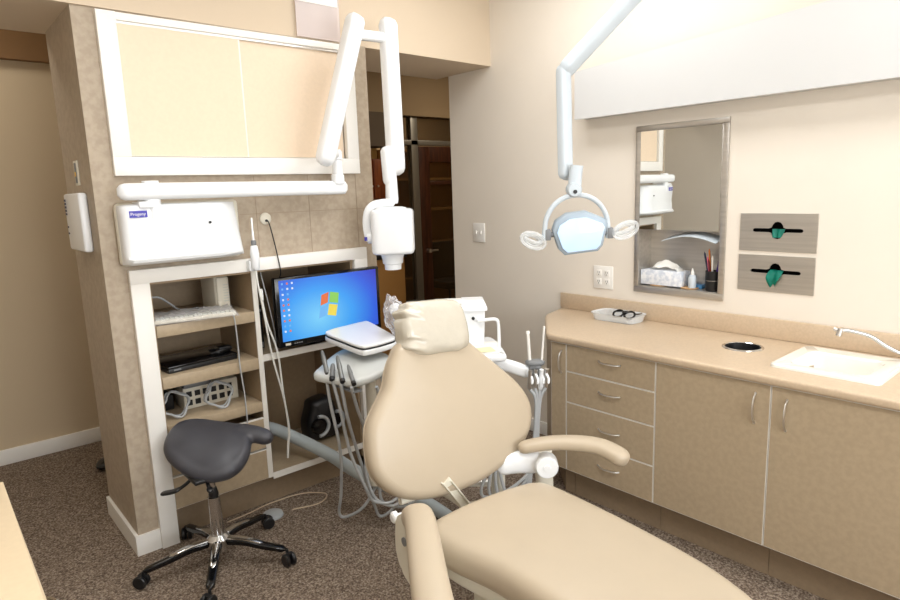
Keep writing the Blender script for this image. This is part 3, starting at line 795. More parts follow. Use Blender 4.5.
b.lathe([(.024, 0), (.03, .012), (.03, .04), (.024, .052)], (-.022, .026, .176), (0, -1, 0), n=24); obj('swivel', b, 'plasticblue', t)
b = B(TL); b.cyl((-.022, -.027, .170), (-.022, -.031, .170), .008, n=14); obj('swivel_knob', b, 'black', t)
arc = []
for k in range(13):
    a = PI*k/12; arc.append((-.010+.128*math.cos(a)*(1.0), .0, .005+.150*math.sin(a)**.85 if 0 < k < 12 else .0))
arc = [(x, y, z) for x, y, z in arc]
b = B(TL); b.sweep([(.118, 0, -.02)]+arc+[(-.138, 0, -.02)], .010, .012, up=(0, 1, 0), n=16, sub=3, ends=False, power=.85); obj('yoke', b, 'plasticblue', t)
hexo = [(-.108, .018), (-.095, .055), (-.052, .084), (.025, .092), (.100, .060), (.112, .040), (.094, -.048), (.075, -.070), (-.058, -.083), (-.082, -.060)]
b = B(TL); fh = lambda x, z, y: (x, -y, z)
b.prism(hexo, -.028, .022, fh, bev=.008, seg=3); hd = obj('reflector_housing', b, mat('blue_grey_lamp_rim', (160, 174, 186), .35), t)
ins = [(x*.86, z*.80-.004) for x, z in hexo]
b = B(TL); b.prism(ins, .024, .034, lambda x, z, y: (x, -y, z), bev=.003); obj('lens', b, 'lighthead', hd)
for s in (-1, 1):
    b = B(TL); b.cyl((s*.100, 0, .0), (s*.142, 0, -.012*s*0), .011, n=16); b.box(s*.125-.012, -.014, -.022, s*.125+.012, .014, .022, .004); obj('pivot', b, 'greyplastic', t)
    b = B(TL)
    ox = s*.185; oz = .01 if s > 0 else -.02
    for q in range(3):
        rr0 = .042-.010*q
        b.tube([(ox+rr0*1.15*math.cos(a), -.012+.012*q, oz+rr0*.75*math.sin(a)+.3*rr0*math.cos(a)*s) for a in [2*PI*k/14 for k in range(14)]], .0065, n=8, closed=True, sub=2)
    b.tube([(s*.13, 0, -.005), (ox-.02*s, -.012, oz-.01), (ox+.035*s, -.01, oz+.012)], .007, n=8)
    obj('handle', b, 'clear', t)

# ------------------------------------------------------------ dental chair (local frame: x to viewer's right, y toward the head)
CH = thing('dental_chair', 'large tan dental chair with covered headrest in the middle of the room', 'dental chair', (1.40, 1.60, 0), -.1)
def cobj(name, b, m, parent=CH, **k): return obj(name, b, m, parent, world=False, **k)
tilt = .25
def bfn(u, v, w):
    u = u*1.01+.026
    return (u, -w*math.cos(tilt)+v*math.sin(tilt), .60+v*math.cos(tilt)+w*math.sin(tilt))
back = [(-.150, .545), (-.195, .50), (-.222, .455), (-.245, .40), (-.290, .345), (-.332, .285), (-.348, .21), (-.346, .13), (-.312, .065), (-.25, .012), (-.155, -.020), (-.05, -.030), (.088, -.024),
        (.225, .012), (.320, .066), (.372, .135), (.380, .215), (.338, .300), (.258, .385), (.19, .45), (.10, .53), (-.03, .555)]
b = B(); b.pad(back, .085, .036, .012, lambda u, v, w: bfn(u, v, w-.04), sub=4); br = cobj('backrest', b, 'up')
b = B(); b.tube([bfn(u*.992+.0, .26+(v-.26)*.99, -.058) for u, v in back], .0035, n=6, closed=True, sub=4); cobj('seam', b, 'up', br)
# shell behind the backrest
b = B(); b.pad([(u*.93+.002, .26+(v-.26)*.93) for u, v in back], .03, .012, 0, lambda u, v, w: bfn(u, v, w-.095), sub=4); cobj('back_shell', b, 'cream')
# headrest with plastic cover
def hsp(a, q):
    # rounded box (superellipsoid) in backrest coordinates, wrinkled on the left
    ca, sa, cq, sq = math.cos(a), math.sin(a), math.cos(q), math.sin(q)
    e = .42; P_ = lambda x_, k: math.copysign(abs(x_)**k, x_)
    nx, nv, nw = P_(cq, e)*P_(ca, e), P_(cq, e)*P_(sa, e), P_(sq, .5)
    u = nx*(.143-.018*max(0, nv)); v = nv*.101; w = nw*.062
    k = math.sin(150*v+60*u+1.2*math.sin(24*u))*max(0, min(1, (-.050-u)/.06))*.0040
    k += .0015*noise.noise(Vector((u*13, v*13, w*13)))+.002*noise.noise(Vector((u*35, v*12, w*30)))
    L_ = 1+k/.08
    return bfn(u*L_-.012, .580+v*L_-.07*u, w*L_-.03)
b = B(); nq, na = 40, 96; prev = None
for i in range(1, nq):
    q = -PI/2+PI*i/nq; ring = [b._v(hsp(2*PI*k/na, q)) for k in range(na)]
    if prev: b.join(prev, ring)
    else: first = ring
    prev = ring
b.face(first[::-1]); b.face(prev); hr = cobj('headrest', b, 'bag', angle=60)
b = B(); b.box(-.02, .185, .98, .05, .205, 1.16, .006); cobj('headrest_bar', b, 'cream')
# seat and leg section
seat = [(-.215, -.125), (-.18, -.105), (0, -.092), (.20, -.098), (.262, -.115), (.298, -.16), (.312, -.30), (.315, -.55), (.300, -.80), (.262, -.95), (.225, -1.05), (.205, -1.35), (.16, -1.55), (.02, -1.60), (-.12, -1.55), (-.165, -1.35), (-.185, -1.0), (-.19, -.7), (-.205, -.45), (-.245, -.27), (-.25, -.17)]
def sf(x, y, z):
    return (x, y, .535+z+.012*math.cos(x*5) - .012)
b = B(); b.pad(seat, .115, .045, .006, sf, sub=4); cobj('seat', b, 'up')
b = B(); b.pad([(x*.88+.003, y*.96-.03) for x, y in seat], .05, .015, 0, lambda x, y, z: (x, y, .452+z), sub=4); cobj('seat_frame', b, 'cream')
b = B(); b.box(-.13, -.75, .10, .17, -.22, .43, .03, 3); cobj('lift_column', b, 'cream')
b = B(); b.pad([(-.22, -.1), (.24, -.1), (.27, -.5), (.22, -.95), (-.2, -.95), (-.26, -.5)], .10, .03, 0, lambda x, y, z: (x, y, .052+z), sub=4); cobj('base', b, 'cream')
# struts joining back and seat
b = B()
b.sweep([(-.062, .004, .63), (-.005, .012, .55), (.062, .022, .45)], .020, .007, up=(0, 1, 0), n=16, ends=False, power=.4)
for o_ in (-.018, .018): b.sweep([(-.062+o_, -.004, .63), (-.005+o_, .004, .55), (.062+o_, .014, .45)], .003, .008, up=(0, 1, 0), n=12, ends=False, power=.4)
cobj('back_strut', b, 'cream')
b = B(); b.cyl((-.22, .06, .58), (.3, .06, .58), .014, n=16); cobj('pivot_bar', b, 'cream')
# side arms: shaped plates and padded armrests
plate = [(-.06, .655), (-.019, .680), (.04, .672), (.12, .62), (.15, .55), (.16, .44), (.09, .43), (-.015, .452), (-.065, .482), (-.088, .54), (-.078, .63)]
b = B(); b.prism([(v.x, v.y) for v in b.spline([(p_, q_, 0) for p_, q_ in plate], 4, True)], -.014, .014, lambda s_, z_, x_: (-.332-.05*s_+x_, -.2-s_, z_), bev=.006, seg=3); pl = cobj('arm_bracket', b, 'cream')
b = B(); b.lathe([(.014, 0), (.014, .004), (.009, .005)], (-.345, -.178, .585), (-1, 0, 0), n=20); cobj('bolt_cover', b, 'greyplastic', pl)
b = B(); b.lathe([(.009, 0), (.009, .022), (.019, .026), (.019, .040), (.013, .045)], (-.30, -.105, .63), (-1, .12, 0), n=20); cobj('knob', b, 'plastic', pl)
b = B(); b.box(-.33, -.16, .46, -.20, -.10, .52, .01); cobj('bracket_link', b, 'cream')
b = B(); b.sweep([(-.308, -.178, .640), (-.320, -.215, .678), (-.345, -.275, .692), (-.402, -.385, .688), (-.464, -.50, .682), (-.530, -.63, .672), (-.570, -.71, .66)], lambda u: .046+.006*u, .038, n=24, power=.82); cobj('armrest', b, 'up')
b = B(); b.sweep([(.20, .03, .60), (.26, .02, .60), (.325, -.02, .598), (.36, -.06, .597)], .028, .044, n=20, power=.75); rb = cobj('arm_bracket', b, 'plastic')
b = B(); b.lathe([(.044, 0), (.044, .052), (.040, .058), (.014, .058), (.013, .061)], (.372, -.06, .598), (-.62, -.78, 0), n=32); cobj('hub', b, 'plastic', rb)
b = B(); b.sweep([(.385, -.03, .62), (.42, .0, .52), (.43, .0, .30), (.42, -.02, .10)], .022, .040, up=(1, 0, 0), n=16, ends=False); cobj('arm_post', b, 'cream')
b = B(); b.sweep([(.275, -.01, .664), (.325, -.055, .680), (.38, -.105, .690), (.438, -.165, .692), (.484, -.225, .687), (.508, -.28, .672), (.520, -.335, .650)], lambda u: .032+.010*u, lambda u: .023+.008*u, n=24, power=.85); cobj('armrest', b, 'up')

# ------------------------------------------------------------ saddle stool
t = thing('saddle_stool', 'charcoal saddle stool on a five-star black and chrome caster base', 'stool', (.890, 2.708, 0))
sn = Vector((-.133, -.401, .906)).normalized()
sx = Vector((.757, -.653, 0)); sx = (sx - sn*sx.dot(sn)).normalized(); sy = sn.cross(sx)
SC = Vector((.925, 2.80, .528))
so = [(.748, 2.888, .542), (.795, 2.958, .58), (.863, 2.992, .605), (.949, 2.969, .608), (1.030, 2.912, .597), (1.085, 2.872, .579), (1.150, 2.822, .569), (1.180, 2.765, .545), (1.15, 2.722, .525), (1.098, 2.745, .526), (1.052, 2.738, .515), (1.038, 2.668, .483), (.985, 2.618, .456), (.916, 2.612, .446), (.843, 2.65, .453), (.785, 2.725, .477), (.75, 2.81, .508)]
o2 = [((Vector(p)-SC).dot(sx), (Vector(p)-SC).dot(sy)) for p in so]
def stf(u, v, w):
    lift = .10*max(0, u-.12)          # horn rises slightly
    dip = -.018*math.exp(-((u-.0)/.10)**2)*(1 if w > 0 else 0)
    sag = -.25*max(0, -v-.03)**1.0*.25
    return SC + sx*u + sy*v + sn*(w+lift+dip+sag)
main = [(-.194, -.039), (-.204, .052), (-.175, .127), (-.094, .164), (.006, .168), (.09, .150), (.155, .095), (.185, .02), (.188, -.055), (.167, -.12), (.117, -.165), (.036, -.183), (-.058, -.156), (-.141, -.106)]
b = B(); b.pad(main, .085, .040, .032, stf, sub=6)
b2 = B(); hp_ = [stf(.00, .085, .004), stf(.10, .100, .006), stf(.18, .092, .004), stf(.235, .078, -.002), stf(.268, .060, -.008)]
b2.sweep(hp_, lambda u: .060-.022*u, lambda u: .044-.012*u, up=sn, n=24, sub=8, power=.95)
b = fuse([b, b2], .007, 14); st = obj('seat', b, 'stool', t, angle=80)
b = B(); b.box(.80, 2.66, .425, 1.0, 2.86, .445, .006); b.box(.86, 2.72, .40, .94, 2.78, .43, .005); obj('seat_plate', b, 'black', t)
for dx, pts in ((0, [(.90, 2.74, .425), (.83, 2.755, .425), (.790, 2.775, .395), (.76, 2.79, .375)]), (1, [(.87, 2.72, .42), (.86, 2.68, .41), (.86, 2.66, .39)])):
    b = B(); b.tube(pts, .008, n=10)
    if dx == 0: b.sweep([(.775, 2.78, .385), (.745, 2.80, .372), (.705, 2.84, .362)], .020, .008, n=16)
    else: b.sweep([(.86, 2.67, .40), (.858, 2.64, .385)], .014, .008, n=14)
    obj('lever', b, 'black', t)
HB = Vector((.890, 2.708, 0))
b = B(); b.lathe([(.012, .33), (.012, .43)], HB, n=20); b.lathe([(.026, .10), (.028, .13), (.026, .33), (.018, .335)], HB, n=28); obj('gas_column', b, 'chrome', t)
b = B(); b.lathe([(.020, .33), (.022, .345), (.015, .375)], HB, n=24); obj('collar', b, 'black', t)
b = B(); b.lathe([(.050, .075), (.055, .085), (.052, .13), (.034, .15)], HB, n=28); obj('hub', b, 'chrome', t)
for k in range(5):
    a = math.radians(170+72*k); dv = Vector((math.cos(a), math.sin(a), 0)); sd = Vector((-dv.y, dv.x, 0))
    b = B(); P = [HB+dv*.035+Vector((0, 0, .115)), HB+dv*.12+Vector((0, 0, .112)), HB+dv*.21+Vector((0, 0, .092)), HB+dv*.318+Vector((0, 0, .074))]
    b.sweep(P, lambda u: .024-.006*u, lambda u: .017-.006*u, n=14, sub=4, power=.6); lg = obj('leg', b, 'blackgloss', t)
    b = B(); P2 = [p+Vector((0, 0, .0155-.0015*i)) for i, p in enumerate(P[:3])]
    b.sweep(P2, lambda u: .018-.005*u, .005, n=12, sub=4); obj('chrome_strip', b, 'chrome', lg)
    c = HB+dv*.318; wd = (sd*.8+dv*.6).normalized()
    b = B(); b.cyl(c+Vector((0, 0, .04)), c+Vector((0, 0, .075)), .007, n=10)
    off = wd.cross(Vector((0, 0, 1)))*.012; cc = c+off+Vector((0, 0, .0302))
    for s in (-1, 1): b.lathe([(.016, 0), (.027, .003), (.030, .007), (.030, .016), (.026, .020)], cc+wd*(.004*s), wd*s, n=20)
    b.sweep([cc-wd*.001+Vector((0, 0, .018)), cc+Vector((0, 0, .03))], .010, .014, n=10, ends=False)
    obj('caster', b, 'black', t)

# ------------------------------------------------------------ monitor
MX, MY = 1.720, 2.985
t = thing('monitor', 'black flat monitor showing a blue desktop in the bay', 'monitor', (1.718, 3.09, .8385), math.radians(-1))
TM = lambda: B(Matrix.Translation((0, 0, 0)))
b = B(); b.box(-.32, -.105, .030, .32, -.065, .400, .006); b.box(-.22, -.066, .08, .22, -.035, .35, .012); body = obj('body', b, 'blackgloss', t, world=False)
b = B(); b.box(-.298, -.1062, .062, .298, -.1045, .386); obj('screen', b, 'screen', t, world=False)
scr = [o for o in COL.objects if o.name == 'screen'][0]
b = B(); 
quads = [(0, [(-.035, .222), (.004, .232), (-.002, .272), (-.040, .262)]), (1, [(.010, .233), (.048, .226), (.042, .266), (.004, .273)]),
         (2, [(-.046, .176), (-.008, .186), (.0, .226), (-.037, .216)]), (3, [(.000, .187), (.034, .180), (.045, .220), (.008, .227)])]
for mi, q in ((0, [(-.030, .226), (.000, .234), (.006, .272), (-.024, .264)]), (1, [(.006, .234), (.042, .226), (.048, .264), (.012, .272)]),
              (2, [(-.040, .180), (-.010, .188), (-.001, .228), (-.031, .220)]), (3, [(-.004, .188), (.030, .180), (.040, .220), (.005, .228)])):
    b.mi = mi; b.prism([(x*1.5-.022, .230+(z-.230)*1.5) for x, z in q], -.1068, -.1058, lambda x, z, y: (x, y, z))
obj('screen_logo', b, ['g_red', 'g_green', 'g_blue', 'g_yellow'], scr, world=False)
b = B()
for c_ in range(3):
    for r_ in range(10):
        if c_ == 2 and r_ > 1: continue
        b.mi = random.choice([0, 2, 2, 3, 3, 3]); x = -.280+.028*c_; z = .368-.028*r_
        b.box(x-.005, -.1068, z-.005, x+.005, -.1058, z+.005)
obj('screen_icons', b, ['g_red', 'g_green', 'g_blue', 'g_white'], scr, world=False)
b = B(); b.box(-.285, -.1062, .040, -.255, -.1048, .052); b.mi = 1
for k in range(4): b.box(-.235+.013*k, -.1062, .042, -.226+.013*k, -.1048, .048)
obj('badge', b, ['offwhite', 'greyplastic'], t, world=False)
b = B(); b.sweep([(0, -.045, .18), (0, -.02, .14), (0, 0, .01)], .04, .012, up=(0, 1, 0), n=14, ends=False); b.box(-.12, -.03, .0008, .12, .14, .014, .006); obj('stand', b, 'blackgloss', t, world=False)

# bay items
t = thing('speaker', 'small dark speaker standing left of the monitor in the bay', 'speaker', (1.40, 3.25, .838))
b = B(); b.box(1.345, 3.19, .8388, 1.405, 3.30, 1.08, .006); obj('body', b, 'black', t)
b = B(); b.box(1.350, 3.187, .845, 1.40, 3.191, .875, .001); b.box(1.350, 3.187, 1.045, 1.40, 3.191, 1.058, .001); obj('trim_strip', b, 'greyplastic', t)

t = thing('black_bag', 'black rounded case with pale round rims on the bottom of the bay', 'case', (1.77, 3.30, .180))
b = B(); b.pad([(1.665, .20), (1.655, .30), (1.68, .38), (1.70, .43), (1.78, .445), (1.83, .43), (1.855, .35), (1.86, .26), (1.85, .19), (1.76, .185)], .14, .04, .01, lambda x, z, y: (x, 3.30-y, z+.004), sub=4); obj('body', b, 'black', t)
for xc, zc, r, y in ((1.715, .290, .060, 3.215), (1.835, .305, .048, 3.218)):
    b = B(); b.tube([(xc+r*math.cos(a), y, zc+r*math.sin(a)) for a in [math.radians(-95+190*k/10) for k in range(11)]], .011, n=10); obj('rim', b, 'lgrey', t)
    b = B(); b.lathe([(r*.8, 0), (r*.7, .02), (r*.3, .024)], (xc-.004, y+.012, zc), (0, -1, 0), n=24); obj('disc', b, 'blackgloss', t)

# ------------------------------------------------------------ shelf contents
t = thing('keyboard', 'pale plastic-wrapped keyboard on the top shelf', 'keyboard', (1.03, 3.18, 1.078))
RK = Matrix.Translation((1.030, 3.10, 1.0795)) @ Matrix.Rotation(math.radians(-10), 4, 'Z')
b = B(RK); b.box(-.20, -.085, .004, .17, .085, .022, .005); obj('body', b, 'offwhite', t)
b = B(RK)
for r_ in range(5):
    for k in range(17):
        b.box(-.193+.021*k, -.076+.031*r_, .022, -.176+.021*k, -.051+.031*r_, .029)
obj('keys', b, 'keys', t)
b = B(RK)
nx, ny = 20, 10; g = []
for i in range(nx+1):
    row = []
    for j in range(ny+1):
        x = -.215+.40*i/nx; y = -.10+.205*j/ny; e = min(i, nx-i, j, ny-j)
        z = .036+.016*noise.noise(Vector((x*34, y*34, 1))) if e > 0 else .003
        row.append(b._v((x, y, z)))
    g.append(row)
for i in range(nx):
    for j in range(ny): b.face([g[i][j], g[i+1][j], g[i+1][j+1], g[i][j+1]])
obj('plastic_wrap', b, 'clearthin', t)
t = thing('power_unit', 'beige upright power unit at the right end of the top shelf', 'power unit', (1.24, 3.16, 1.078))
b = B(); RU = Matrix.Translation((1.195, 3.30, 1.0785)) @ Matrix.Rotation(math.radians(3), 4, 'Z'); b.T = RU
b.box(-.038, -.11, 0, .036, .07, .185, .012, 3); b.box(-.032, -.122, 0, .034, -.10, .178, .010, 3); b.box(-.034, -.128, .0, -.006, -.11, .055, .008, 3); obj('body', b, 'offwhite', t)
b = B(RU)
for k in range(7): b.box(.0, -.1235, .05+.014*k, .030, -.1215, .055+.014*k)
obj('vents', b, 'keys', t)
b = B(); b.tube([(.84, 3.22, 1.19), (.90, 3.23, 1.185), (.96, 3.26, 1.14), (1.01, 3.30, 1.10), (1.07, 3.33, 1.088), (1.13, 3.36, 1.086)], .005, n=8); tag(obj('cable', b, 'hose'), 'grey cable curving over the keyboard on the top shelf', 'cable')
t = thing('laptop', 'black laptop lying closed on the second shelf down', 'laptop', (1.02, 3.2, .83))
b = B(); b.T = Matrix.Translation((1.02, 3.22, .830)) @ Matrix.Rotation(math.radians(5), 4, 'Z'); b.box(-.165, -.12, .0, .19, .13, .022, .004); obj('base', b, 'black', t)
b = B(); b.T = Matrix.Translation((1.02, 3.22, .830)) @ Matrix.Rotation(math.radians(5), 4, 'Z'); b.box(-.165, -.12, .0222, .19, .13, .034, .004); b.mi = 1; b.box(-.14, -.1212, .010, -.105, -.1198, .017); obj('lid', b, ['blackgloss', 'greyplastic'], t)
b = B(); b.tube([(1.10, 3.16, .872), (1.15, 3.14, .885), (1.20, 3.17, .875), (1.16, 3.22, .872), (1.11, 3.20, .880), (1.13, 3.14, .874), (1.22, 3.2, .872)], .007, n=8); b.box(1.15, 3.18, .866, 1.22, 3.23, .89, .006); tag(obj('charger', b, 'black'), 'black charger with coiled lead on top of the laptop', 'charger')
t = thing('network_box', 'grey and white box of ports and sockets behind tangled cables', 'box', (1.09, 3.3, .59))
b = B(); b.box(.96, 3.22, .5905, 1.245, 3.36, .705, .004); obj('body', b, 'offwhite', t)
b = B()
for k in range(6):
    for z in (.61, .655): b.box(.975+.042*k, 3.217, z, 1.002+.042*k, 3.221, z+.028)
obj('ports', b, 'black', t)
b = B(); b.box(.96, 3.20, .7055, 1.10, 3.34, .735, .004); tag(obj('adapter', b, 'greyplastic'), 'grey adapter lying on top of the box of ports', 'adapter')
for j, (xc, yc, r, lb) in enumerate(((.895, 3.14, .062, 'left of the two grey cable coils on the third shelf'), (1.105, 3.12, .066, 'right of the two grey cable coils on the third shelf'))):
    b = B(); P = []
    for k in range(52):
        a = 2*PI*k/15; rr_ = r*(1+.12*math.sin(k*1.7))
        P.append((xc+rr_*math.cos(a), yc+.012*math.sin(a*.7)+.010*math.sin(k)+.02*math.sin(a), .598+r+rr_*.92*math.sin(a)))
    b.tube(P, .0048, n=8, sub=3); tag(obj('cable_coil', b, 'hose'), lb, 'cable', 'coiled cables on the third shelf')
b = B(); b.box(.835, 3.28, .5905, .93, 3.42, .67, .006); tag(obj('power_brick', b, 'black'), 'black power brick at the back left of the third shelf', 'power brick')
# thin cable dropping in front of shelves
b = B(); b.tube([(1.175, 3.055, 1.082), (1.185, 3.028, 1.07), (1.192, 3.030, .95), (1.195, 3.034, .80), (1.205, 3.034, .65), (1.205, 3.032, .50)], .0035, n=8); tag(obj('cable', b, 'hose'), 'thin pale cable dropping down the front of the shelves', 'cable')

# ------------------------------------------------------------ intraoral camera on its hook, grommet and cables
t = thing('intraoral_camera', 'white camera handpiece with slim metal tip hung on the white frame', 'camera handpiece', (1.335, 2.985, 1.30))
b = B(); b.box(1.268, 2.978, 1.292, 1.322, 3.019, 1.345, .006); obj('holder', b, 'plastic', t)
b = B(); b.lathe([(.014, 0), (.021, .01), (.022, .08), (.017, .115), (.012, .12)], (1.295, 2.968, 1.300), (0, 0, 1), n=20); obj('body', b, 'plastic', t)
b = B(); b.lathe([(.012, .12), (.013, .125), (.013, .142), (.009, .146)], (1.295, 2.968, 1.300), n=18); obj('ring', b, 'greyplastic', t)
b = B(); b.lathe([(.009, .146), (.007, .16), (.006, .235), (.007, .25), (.004, .256)], (1.295, 2.968, 1.300), n=16); obj('tip', b, 'satin', t)
b = B(); b.tube([(1.295, 2.968, 1.300), (1.296, 2.966, 1.24), (1.315, 2.97, 1.10), (1.350, 2.99, .85), (1.40, 3.0, .60), (1.418, 3.01, .42), (1.405, 3.01, .32), (1.395, 3.00, .26)], .005, n=8)
b.tube([(1.395, 3.0, .26), (1.41, 3.01, .33), (1.425, 3.015, .42), (1.405, 3.01, .62), (1.385, 2.995, .85), (1.335, 2.98, 1.02), (1.315, 2.975, 1.15)], .005, n=8)
b.lathe([(.008, 0), (.009, .01), (.009, .05), (.006, .06)], (1.312, 2.968, 1.14), n=12); obj('cord', b, 'whitecord', t)
t = thing('cable_grommet', 'round ivory cable cover on the taupe wall with a black lead', 'cable cover', (1.403, 3.045, 1.52))
b = B(); b.lathe([(.030, 0), (.030, .006), (.024, .011), (.008, .012)], (1.403, 3.049, 1.545), (0, -1, 0), n=28); obj('cover', b, 'offwhite', t)
b = B(); b.lathe([(.007, 0), (.006, .008)], (1.403, 3.037, 1.535), (0, -1, 0), n=12); b.tube([(1.403, 3.030, 1.535), (1.410, 3.022, 1.52), (1.424, 3.016, 1.44), (1.440, 3.012, 1.33), (1.448, 3.016, 1.26), (1.45, 3.06, 1.22)], .003, n=8); obj('lead', b, 'black', t)
b = B(); b.tube([(1.375, 3.10, 1.272), (1.378, 3.08, 1.2), (1.40, 3.07, 1.05), (1.42, 3.08, .90), (1.42, 3.10, .845)], .003, n=8); tag(obj('cable', b, 'hose'), 'thin grey cable beside the left edge of the monitor', 'cable')
b = B(); b.tube([(1.50, 3.5, .80), (1.505, 3.52, .70), (1.50, 3.53, .55), (1.48, 3.5, .35), (1.42, 3.46, .20)], .004, n=8); b.box(1.475, 3.535, .60, 1.53, 3.554, .66, .003); tag(obj('wall_socket_lead', b, 'black'), 'black plug and lead at the back of the bay under the monitor', 'lead')

# items on the side of the pillar
t = thing('wall_intercom', 'white wall unit with dark buttons on the side of the pillar', 'wall unit', (.637, 3.33, 1.43))
b = B(); b.box(.600, 3.175, 1.435, .6365, 3.50, 1.70, .012, 3); obj('body', b, 'plastic', t)
b = B()
for k in range(5): b.box(.597, 3.46, 1.60+.016*k, .6005, 3.485, 1.61+.016*k)
for k in range(2): b.box(.597, 3.46, 1.51+.03*k, .6005, 3.475, 1.518+.03*k)
obj('buttons', b, 'navy', t)
t = thing('wall_thermostat', 'slim cream wall plate with yellow mark above the white wall unit', 'wall plate', (.637, 3.29, 1.72))
b = B(); b.box(.630, 3.275, 1.735, .6368, 3.345, 1.845, .002); obj('plate', b, 'offwhite', t)
b = B(); b.box(.627, 3.292, 1.745, .6305, 3.322, 1.835, .001); b.mi = 1; b.box(.6262, 3.294, 1.775, .628, 3.320, 1.795); obj('insert', b, ['greyplastic', 'yellow'], t)

# sheet on the soffit
t = thing('wall_notice', 'white sheet in a translucent sleeve fixed to the tan beam', 'sheet', (1.78, 3.03, 2.458))
b = B(); b.box(1.655, 3.0405, 2.460, 1.915, 3.044, 2.90, R=Matrix.Rotation(.0188, 3, 'Z')); obj('sleeve', b, 'sleeve', t)
b = B(); b.box(1.663, 3.038, 2.632, 1.905, 3.0402, 2.89, R=Matrix.Rotation(.0188, 3, 'Z')); obj('sheet', b, 'paper', t)

# ------------------------------------------------------------ delivery unit (left of the chair)
t = thing('instrument_cart', 'white instrument delivery unit with a tray top left of the chair', 'delivery unit', (1.66, 2.55, 0))
tr = [(1.530, 2.745), (1.60, 2.795), (1.70, 2.815), (1.805, 2.832), (1.838, 2.812), (1.79, 2.63), (1.735, 2.44), (1.70, 2.375), (1.62, 2.35), (1.53, 2.345), (1.495, 2.375), (1.508, 2.56)]
b = B(); b.pad(tr, .026, .008, 0, lambda x, y, z: (x, y, .937+z), sub=4); obj('tray_rim', b, 'plastic', t)
sc_ = lambda k: [(1.66+(x-1.66)*k, 2.58+(y-2.58)*k) for x, y in tr]
b = B(); b.pad(sc_(.985), .006, .002, 0, lambda x, y, z: (x, y, .9535+z), sub=4); obj('gasket', b, 'black', t)
b = B(); b.pad(sc_(.985), .014, .006, 0, lambda x, y, z: (x, y, .964+z), sub=4); obj('tray_top', b, 'plastic', t)
b = B(); b.lathe([(.036, 0), (.034, .08)], (1.655, 2.50, .85), n=24); obj('neck', b, 'cream', t)
hl = [(1.340, 2.535), (1.41, 2.60), (1.50, 2.665), (1.60, 2.705), (1.665, 2.63), (1.685, 2.50), (1.675, 2.40), (1.61, 2.31), (1.53, 2.265), (1.45, 2.26), (1.395, 2.29), (1.366, 2.39)]
def hfn(x, y, z):
    u = (x-1.36)/.32
    return (x, y, .825+z+.045*u)
b = B(); b.pad(hl, .040, .016, .024, hfn, sub=4); hb = obj('handpiece_holder', b, mat('pale_grey_plastic', (205, 208, 206), .3), t)
b = B(); b.box(1.385, 2.27, .793, 1.43, 2.49, .801); obj('holder_underside', b, 'greyplastic', hb)
# post and arm
b = B(); b.cyl((1.615, 2.485, .24), (1.615, 2.485, .84), .026, n=24); obj('post', b, 'cream', t)
b = B(); b.sweep([(1.60, 2.50, .25), (1.68, 2.42, .25), (1.76, 2.25, .25), (1.74, 1.95, .25), (1.60, 1.70, .25)], .024, .022, n=18); b.lathe([(.032, 0), (.036, .01), (.036, .06), (.03, .07)], (1.615, 2.485, .215), n=24); obj('swing_arm', b, 'cream', t)
b = B(); b.lathe([(.018, 0), (.018, .02), (.01, .03)], (1.64, 2.45, .30), (-.3, -1, 0), n=18); obj('clamp', b, 'plastic', t)
# handpieces with hoses
hp = [((1.384, 2.480), (1.417, 2.582), 'hpmetal', .0115), ((1.372, 2.418), (1.392, 2.445), 'greyplastic', .0125), ((1.385, 2.352), (1.417, 2.445), 'hpmetal', .0115), ((1.40, 2.285), (1.427, 2.372), 'greyplastic', .010)]
for k, (p0, p1, mm, r) in enumerate(hp):
    b = B(); a0 = Vector((p0[0]-.010, p0[1]-.012, .842)); a1 = Vector((p1[0], p1[1], .925 if k in (0, 2) else .895))
    dv = (a1-a0); L = dv.length
    b.lathe([(r*.7, 0), (r, .01), (r*.9, L*.45), (r*1.05, L*.5), (r*.75, L*.9), (r*.4, L)], a0, dv, n=16)
    hh = obj('handpiece', b, mm, t)
    b = B(); b.lathe([(r*1.05, 0), (r*1.05, .016)], a0-dv.normalized()*.012, dv, n=14); obj('ring', b, 'black', hh)
# hoses hanging in loops almost to the floor
loops = [[(1.360, 2.455, .825), (1.375, 2.46, .70), (1.42, 2.48, .45), (1.455, 2.56, .20), (1.47, 2.62, .06), (1.50, 2.60, .035), (1.555, 2.50, .12), (1.64, 2.46, .30), (1.675, 2.44, .50), (1.655, 2.45, .80)],
         [(1.363, 2.404, .825), (1.39, 2.40, .68), (1.44, 2.42, .45), (1.50, 2.40, .26), (1.55, 2.42, .17), (1.63, 2.38, .15), (1.69, 2.36, .22), (1.71, 2.38, .40), (1.70, 2.40, .80)],
         [(1.365, 2.338, .825), (1.40, 2.36, .66), (1.47, 2.42, .48), (1.54, 2.46, .28), (1.60, 2.49, .10), (1.640, 2.50, .022), (1.69, 2.46, .06), (1.72, 2.40, .17), (1.73, 2.36, .35), (1.71, 2.38, .80)],
         [(1.376, 2.270, .825), (1.43, 2.32, .70), (1.52, 2.40, .52), (1.53, 2.44, .32), (1.57, 2.42, .17), (1.66, 2.36, .14), (1.735, 2.32, .32), (1.72, 2.36, .79)],
         [(1.50, 2.26, .80), (1.58, 2.29, .60), (1.62, 2.35, .40), (1.60, 2.42, .26), (1.62, 2.44, .13), (1.70, 2.36, .11), (1.76, 2.30, .2), (1.745, 2.34, .4), (1.72, 2.37, .78)]]
for P in loops:
    b = B(); b.tube(P, .0075, n=10, sub=7); obj('hose', b, 'hose', t)
